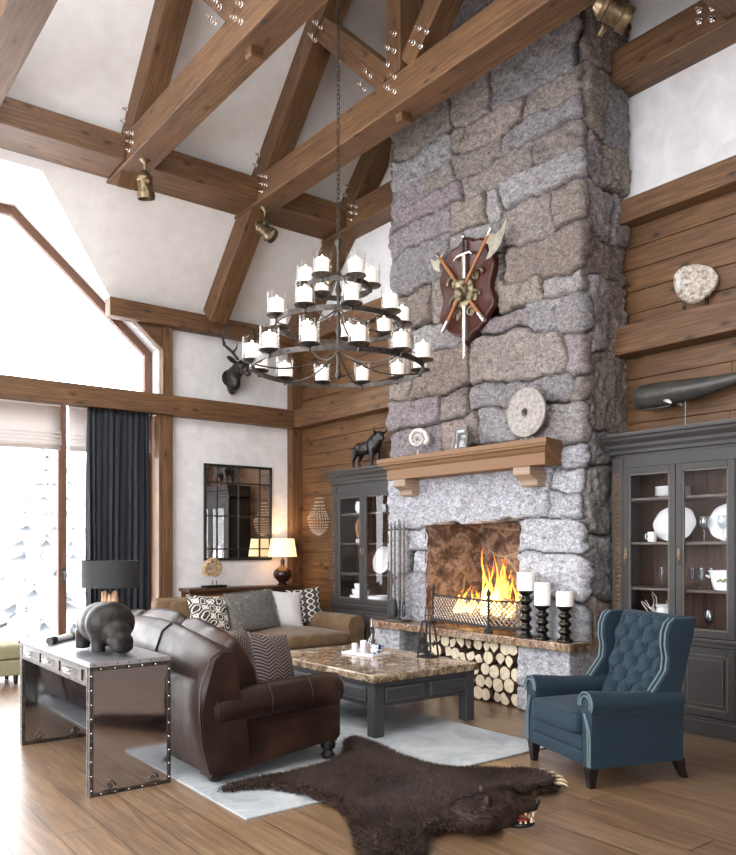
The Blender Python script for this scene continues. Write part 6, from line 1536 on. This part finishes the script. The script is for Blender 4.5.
# ------------------------------------------------------------------ mirrored steel console
co = thing('console_table', 'polished riveted steel console table with three drawers behind the leather sofa', 'console table', (1.785, 5.495, 0))
cw, cl, chh = .255, .795, .80
b = MB(); b.b2(-cw, cw, -cl, cl, chh - .028, chh); b.build('top', M['consoletop'], co, smooth=0, bevel=.003)
th = .055
for s in (-1, 1):
    ya, yb = (s * cl, s * (cl - th)); b = MB(); b.b2(-cw + .004, cw - .004, min(ya, yb) + .004, max(ya, yb) - .004, .0, chh - .028); lp = b.build('leg_panel', M['consolemirror'], co, smooth=0)
    e = MB(); w_ = .024
    for yy in (ya, yb):
        o1 = .0 if yy == ya else 0
        y_in = yy - (s * .006 if yy == ya else -s * .006)
        for (x0, x1, z0, z1) in ((-cw, -cw + w_, 0, chh - .028), (cw - w_, cw, 0, chh - .028), (-cw + w_, cw - w_, 0, w_), (-cw + w_, cw - w_, chh - .028 - w_, chh - .028)): e.b2(x0, x1, min(yy, y_in), max(yy, y_in), z0, z1)
    for xx in (-1, 1):
        e.b2(xx * cw, xx * (cw - .006), min(ya, yb) + .006, min(ya, yb) + .018, 0, chh - .028); e.b2(xx * cw, xx * (cw - .006), max(ya, yb) - .018, max(ya, yb) - .006, 0, chh - .028)
    e.build('edge_trim', M['trimsteel'], lp, smooth=0)
    rv = MB()
    for z in np.arange(.04, chh - .04, .085):
        for xx in (-cw + .012, cw - .012): rv.ball((xx, ya, z), (.005, .004, .005), nu=6, nv=4)
        rv.ball((-cw, (ya + yb) / 2 + .0, z), (.003, .0045, .0045), nu=6, nv=4) if False else None
        rv.ball((-cw, min(ya, yb) + .010, z), (.004, .005, .005), nu=6, nv=4); rv.ball((-cw, max(ya, yb) - .010, z), (.004, .005, .005), nu=6, nv=4)
    for xx in np.arange(-cw + .07, cw - .04, .085):
        for z in (.012, chh - .042): rv.ball((xx, ya, z), (.005, .004, .005), nu=6, nv=4)
    rv.build('rivets', M['chrome'], lp)
    for xx in (-.13, .14):
        ob = MB()
        for yy, sg in ((ya, s), (yb, -s)):
            pts = [(xx + .03 * cos(a), yy + sg * .004, .05 + .03 * sin(a)) for a in [PI * i / 10 for i in range(11)]]; ob.tube(pts, .005, 6); ob.ball((xx, yy + sg * .003, .05), (.014, .005, .014)); ob.tube([(xx - .045, yy + sg * .003, .022), (xx + .045, yy + sg * .003, .022)], .006, 6)
        ob.build('corner_ornament', M['trimsteel'], lp)
b = MB(); b.b2(-cw + .004, cw - .004, -cl + th, cl - th, .655, chh - .028); b.build('apron', M['trimsteel'], co, smooth=0)
b = MB()
for xx in (-1, 1):
    for (z0, z1) in ((.655, .672), (chh - .046, chh - .028)): b.b2(xx * cw, xx * (cw - .004), -cl + th, cl - th, z0, z1)
for z in (.663, chh - .037):
    for y in np.arange(-cl + .08, cl - .06, .05): b.ball((-cw, y, z), (.004, .005, .005), nu=6, nv=4)
for y in np.arange(-cl + .02, cl, .07): b.ball((-cw, y, chh - .014), (.004, .005, .005), nu=6, nv=4)
for x in np.arange(-cw + .03, cw, .07): b.ball((x, -cl, chh - .014), (.005, .004, .005), nu=6, nv=4)
b.build('riveted_band', M['trimsteel'], co, smooth=0)
for k in (-1, 0, 1):
    y = k * .455; b = MB(); b.b2(-cw - .006, -cw + .01, y - .205, y + .205, .680, chh - .054); d = b.build('drawer', M['trimsteel'], co, smooth=0, bevel=.002)
    b = MB(); b.tube([(-cw - .012, y - .06, .73), (-cw - .035, y - .06, .725), (-cw - .035, y + .06, .725), (-cw - .012, y + .06, .73)], .006, 6); b.tube([(-cw - .012, y - .06, .704), (-cw - .03, y - .06, .704), (-cw - .03, y + .06, .704), (-cw - .012, y + .06, .704)], .004, 6); b.build('handle', M['chrome'], d, smooth=40)
hi = thing('hippo_statue', 'round dark hippopotamus statue on the steel console', 'statue', (1.78, 5.13, .80), .05); hi.scale = (1.07, 1.07, 1.05)
b = MB()   # faces -y
for (c, r) in (((0, .06, .175), (.135, .20, .135)), ((0, -.06, .185), (.150, .13, .135)), ((0, .17, .165), (.12, .11, .125)), ((0, -.15, .13), (.085, .09, .085)), ((0, -.21, .085), (.078, .07, .062)), ((0, -.235, .055), (.07, .05, .04))): b.ball(c, r)
for s in (1, -1):
    b.tube([(s * .075, -.06, .12), (s * .08, -.07, .05), (s * .08, -.075, .012)], [.05, .042, .046], 10); b.tube([(s * .07, .18, .12), (s * .075, .19, .05), (s * .075, .19, .012)], [.055, .044, .047], 10)
    b.ball((s * .055, -.13, .215), (.018, .012, .02)); b.ball((s * .05, -.185, .165), (.016, .014, .012)); b.ball((s * .035, -.265, .10), (.016, .012, .010))
b.tube([(0, .28, .18), (0, .295, .14), (0, .29, .10)], [.014, .010, .007], 6)
b.build('body', M['hippo'], hi, remesh=.009, sm=6)
sp_ = thing('rolled_print', 'rolled white paper tied with a green band on the steel console', 'paper roll', (1.76, 5.93, .8245), -.75)
b = MB(); b.tube([(0, -.24, 0), (0, .24, 0)], .024, 16); b.build('paper', M['white'], sp_, smooth=50)
b = MB(); b.tube([(0, -.246, 0), (0, -.17, 0)], .0265, 16); b.build('dark_cap', M['darkfoot'], sp_, smooth=50)
M['greenband'] = mat('green_ribbon', rgb(96, 118, 66), .6); b = MB(); b.tube([(0, .06, 0), (0, .12, 0)], .026, 16); b.build('band', M['greenband'], sp_, smooth=50)

# ------------------------------------------------------------------ driftwood lamp on a side table behind the hippo
sd_ = thing('side_table', 'small round dark side table at the far end of the leather sofa', 'side table', (2.52, 7.16, .014))
b = MB(); b.lathe([(0, .56), (.25, .56), (.26, .57), (.26, .59), (.25, .60), (0, .60)], n=30); b.build('tabletop', M['dkwood'], sd_, smooth=40)
b = MB(); b.lathe([(.18, 0), (.18, .02), (.05, .04), (.03, .10), (.03, .54), (.08, .56)], n=20); b.build('pedestal', M['dkwood'], sd_, smooth=50)
dl = thing('driftwood_lamp', 'black drum shade lamp on a driftwood base behind the hippo', 'lamp', (2.52, 7.16, .614))
M['shadeblack'] = mat('black_lampshade', rgb(44, 44, 46), .8)
b = MB(); b.lathe([(.25, .50), (.25, .745), (.244, .745), (.244, .50), (.25, .50)], n=40); b.build('lamp_shade', M['shadeblack'], dl, smooth=50)
M['drift'] = speckle('driftwood', rgb(168, 128, 96), rgb(224, 190, 156), 9, .8, .01)
b = MB(); dr = random.Random(8)
for k in range(11):
    a = dr.uniform(0, 6.28); r_ = dr.uniform(.02, .075); pts = []
    for j in range(6): pts.append((r_ * cos(a + j * .15) + dr.uniform(-.012, .012), r_ * sin(a + j * .15) + dr.uniform(-.012, .012), .02 + j * .085 * dr.uniform(.95, 1.05)))
    b.tube(pts, [dr.uniform(.02, .034) for _ in range(5)] + [.015], 7)
b.build('driftwood_base', M['drift'], dl)
b = MB(); b.lathe([(.10, 0), (.10, .018), (.02, .022)], n=24); b.tube([(0, 0, .02), (0, 0, .70)], .006); b.tube([(-.245, 0, .70), (.245, 0, .70)], .003); b.build('foot_and_rod', M['iron'], dl)
ot = thing('window_ottoman', 'pale green upholstered bench at the left edge by the window', 'bench', (1.66, 9.26, 0), 0)
M['greenfab'] = speckle('sage_fabric', rgb(122, 118, 92), rgb(146, 142, 114), 120, .9, .002)
b = MB(); rbox(b, -.58, .58, -.28, .28, .27, .43, .04, .015); b.build('cushion', M['greenfab'], ot, smooth=180)
b = MB(); rbox(b, -.58, .58, -.28, .28, .10, .268, .02); b.build('frame', M['greenfab'], ot, smooth=180)
for x in (-.5, .5):
    for y in (-.2, .2): b = MB(); b.lathe([(.02, 0), (.03, .11)], (x, y, 0), 10); b.build('leg', M['darkfoot'], ot)

# ------------------------------------------------------------------ blue wing armchair (local: faces -y)
ac = thing('wing_armchair', 'deep buttoned teal blue wing armchair in front of the right cabinet', 'armchair', (4.49, 3.215, 0), rad(-108.7))
BL = M['blue']
b = MB(); rbox(b, -.30, .30, -.37, .36, .13, .36, .02)
b.build('seat_base', BL, ac, smooth=180)
b = MB(); rbox(b, -.292, .292, -.395, -.355, .135, .222, .014, 0, 8); rbox(b, -.292, .292, -.395, -.355, .226, .315, .014, 0, 8); b.build('front_panel', BL, ac, smooth=180)
b = MB(); rbox(b, -.275, .275, -.425, .22, .315, .455, .04, .03); sc_ = b.build('seat_cushion', BL, ac, smooth=180)
b = MB()
for z in (.335, .440): b.tube([(-.24, -.424, z), (.24, -.424, z)], .004, 6)
b.build('piping', BL, sc_)
def back_y(z): return .17 + .26 * (z - .42)
for s in (-1, 1):
    xo, xi = .385, .285
    b = MB(); rings = []
    for i, y in enumerate((-.385, -.38, -.34, -.1, .1, .22, .30)):
        k = .9 if i == 0 else 1; top = .545 + (.01 if i < 3 else 0); q = []
        zc, r = top - .04, .070
        for j in range(15):
            a = -.55 + (PI + .9) * j / 14; q.append((s * (.330 + r * k * cos(a)), y, zc + .012 * (i in (1, 2)) + r * k * sin(a)))
        q += [(s * (.272 if False else .285), y, .40), (s * .285, y, .13), (s * xo, y, .13), (s * xo, y, .42)]
        rings.append(q)
    b.loft(rings); am_ = b.build('arm', BL, ac, smooth=50)
    b = MB(); zc = .505
    for dx in (0, .022):
        pts = [(s * (.378 - dx), -.392, .14), (s * (.378 - dx), -.392, .30), (s * (.374 - dx), -.392, .36), (s * (.345 - dx * .6), -.392, .42), (s * (.325 - dx * .3), -.394, .46)]
        pts2 = [(s * (.330 + (.072 - dx) * cos(-.6 + (PI + .9) * j / 16)), -.392, zc + .015 + (.072 - dx) * sin(-.6 + (PI + .9) * j / 16)) for j in range(17)]
        b.tube(pts, .0065, 6); b.tube(pts2, .0065, 6)
    b.build('nail_trim', M['bluetrim'], am_)
    b = MB(); b.tube([(s * .389, -.37, .45), (s * .389, .0, .455), (s * .389, .16, .43), (s * .389, .26, .385), (s * .389, .30, .35)], .006, 6); b.build('welting', BL, am_)
    # wing
    edge = [(.07, .545), (.10, .58), (.15, .64), (.195, .70), (.205, .78), (.19, .86), (.195, .94), (.22, 1.0), (.26, 1.03)]
    rear = [(back_y(1.03) + .10, 1.03), (back_y(.9) + .10, .9), (back_y(.7) + .10, .7), (.30, .545), (.30, .40), (.10, .40)]
    b = MB(); b.prism([(y, z) for y, z in edge + rear], s * .30 if s > 0 else -.365, s * .365 if s > 0 else -.30, Matrix(((0, 0, 1, 0), (1, 0, 0, 0), (0, 1, 0, 0), (0, 0, 0, 1))))
    wg = b.build('wing', BL, ac, smooth=30, bevel=.012, seg=3)
    b = MB()
    for x in (.312, .352): b.tube([(s * x, y - .008, z) for y, z in edge], .0075, 6)
    b.build('nail_trim', M['bluetrim'], wg)
b = MB()   # outer back
b.loft([[(-.355, back_y(z) + .055, z), (.355, back_y(z) + .055, z), (.355, back_y(z) + .105, z), (-.355, back_y(z) + .105, z)] for z in (.13, .4, .6, .8, 1.035)]); b.build('outer_back', BL, ac, smooth=0, bevel=.012)
# tufted inner back
btn = []
for r_ in range(6):
    zz = .50 + r_ * .097
    for c_ in range(-2, 3):
        x = c_ * .15 + (.075 if r_ % 2 else 0)
        if abs(x) < .27: btn.append((x, zz))
BA = np.array(btn)
def tuft(u, v):
    x = -.298 + .596 * u; z = .43 + .61 * v
    dx = np.abs(BA[:, 0] - x); dz = np.abs(BA[:, 1] - z); d = np.sqrt(dx ** 2 + dz ** 2); i = d.argmin(); dm = d[i]
    bulge = .066 * (1 - math.exp(-(dm / .05) ** 1.2))
    # pleats along the diamond diagonals
    px, pz = (x) / .075, (z - .50) / .097
    a = abs(((px + pz) / 2 + .5) % 1 - .5); c = abs(((px - pz) / 2 + .5) % 1 - .5); pl_ = min(a, c)
    bulge -= .017 * math.exp(-(pl_ / .05) ** 1.3)
    e_ = min(u, 1 - u) / .09; t_ = (1 - v) / .06
    edge_ = min(1, e_) ** .5 * min(1, max(t_, 0)) ** .5
    y = back_y(z) + .055 - (.045 + bulge) * edge_
    return (x, y, z + (.0 if v < .999 else 0))
b = MB(); b.grid(tuft, 110, 110); tb = b.build('tufted_back', BL, ac, smooth=180)
for (x, z) in btn:
    b = MB(); b.ball((x, back_y(z) + .055 - .045 - .006, z), (.011, .008, .011), nu=8, nv=6); b.build('button', BL, tb)
for (x, y, sp) in ((-.335, -.355, 0), (.335, -.355, 0), (-.33, .30, .05), (.33, .30, .05)):
    b = MB(); b.loft([[(x + sx * w_, y + sp * (1 - t) + sy * w_, z) for sx, sy in ((-1, -1), (1, -1), (1, 1), (-1, 1))] for (z, w_, t) in ((0, .020, 0), (.06, .026, .6), (.135, .034, 1))]); b.build('leg', M['darkfoot'], ac, smooth=0, bevel=.003)

# ------------------------------------------------------------------ chandelier
CX, CY = 4.06, 5.72
M['chiron'] = speckle('chandelier_iron', rgb(46, 42, 40), rgb(86, 80, 76), 30, .4, .002, metal=.7)
chd = thing('chandelier', 'three tier iron ring chandelier with lit candles in glass cylinders', 'chandelier', (CX, CY, 3.05))
IR = M['chiron']
tiers = ((.755, .02, 12, .12), (.56, .40, 9, .10), (.28, .735, 6, .45))
b = MB(); b.lathe([(.0, -.08), (.02, -.06), (.03, -.03), (.018, 0), (.014, .3), (.028, .36), (.014, .42), (.014, .66), (.03, .72), (.014, .78), (.013, 1.10), (.035, 1.14), (.03, 1.17), (.010, 1.19), (.0, 1.19)], n=14); b.build('stem', IR, chd)
b = MB(); z = 1.20; i = 0
while z < 8.352 - 3.05:
    c_ = [(0.016 * cos(a), 0, z + .022 + .026 * sin(a)) if i % 2 else (0, .016 * cos(a), z + .022 + .026 * sin(a)) for a in [2 * PI * k / 8 for k in range(8)]]
    b.tube(c_, .0042, 5, closed=True); z += .042; i += 1
b.build('chain', IR, chd)
b = MB(); b.lathe([(.01, 8.30 - 3.05), (.06, 8.33 - 3.05), (.07, 8.357 - 3.05), (0, 8.358 - 3.05)], n=16); b.build('ceiling_rose', IR, chd)
cs0 = None
for (r, zt, n, a0) in tiers:
    b = MB(); N_ = 64; rings = [[((r + dx) * cos(2 * PI * k / N_), (r + dx) * sin(2 * PI * k / N_), zt + dz) for (dx, dz) in ((-.010, -.022), (.010, -.022), (.010, .022), (-.010, .022))] for k in range(N_)]
    rings.append(rings[0]); b.loft(rings, cap=False); b.build('ring', IR, chd, smooth=30)
    ns_ = 6 if r > .5 else 3
    for k in range(ns_):
        a = a0 + 2 * PI * (k + .5) / ns_; pts = []
        for j in range(11):
            t = j / 10; q = r * t; pts.append((q * cos(a), q * sin(a), zt + .16 * (1 - t) ** 2 - .05 * sin(PI * t)))
        b = MB(); b.tube(pts, .008, 6); b.build('arm', IR, chd)
    for k in range(n):
        a = a0 + 2 * PI * k / n; Mx = T((r + .01) * cos(a), (r + .01) * sin(a), zt + .0)
        if cs0 is None:
            b = MB(); b.lathe([(.0, -.035), (.012, -.03), (.014, .0), (.03, .012), (.082, .02), (.092, .03), (.09, .036), (.078, .034), (0, .034)], n=24); cs0 = b.build('candle_cup', IR, chd); cs0.matrix_local = Mx
            b = MB(); b.lathe([(.076, .035), (.082, .05), (.083, .225), (.080, .225), (.078, .05), (.072, .037)], n=28); b.build('glass_shade', M['glass'], cs0, smooth=50)
            b = MB(); b.lathe([(0, .035), (.060, .035), (.061, .165), (.052, .172), (.03, .168), (0, .165)], n=24); b.build('candle', M['litcandle'], cs0, smooth=40)
            b = MB(); b.ball((0, 0, .185), (.008, .008, .018), nu=8, nv=6); b.build('flame', M['flame'], cs0)
        else: dpart(cs0, chd, Mx)
lamp('chandelier_glow', 'POINT', (CX, CY, 3.05 + .26), 10, (1, .85, .66), .5)
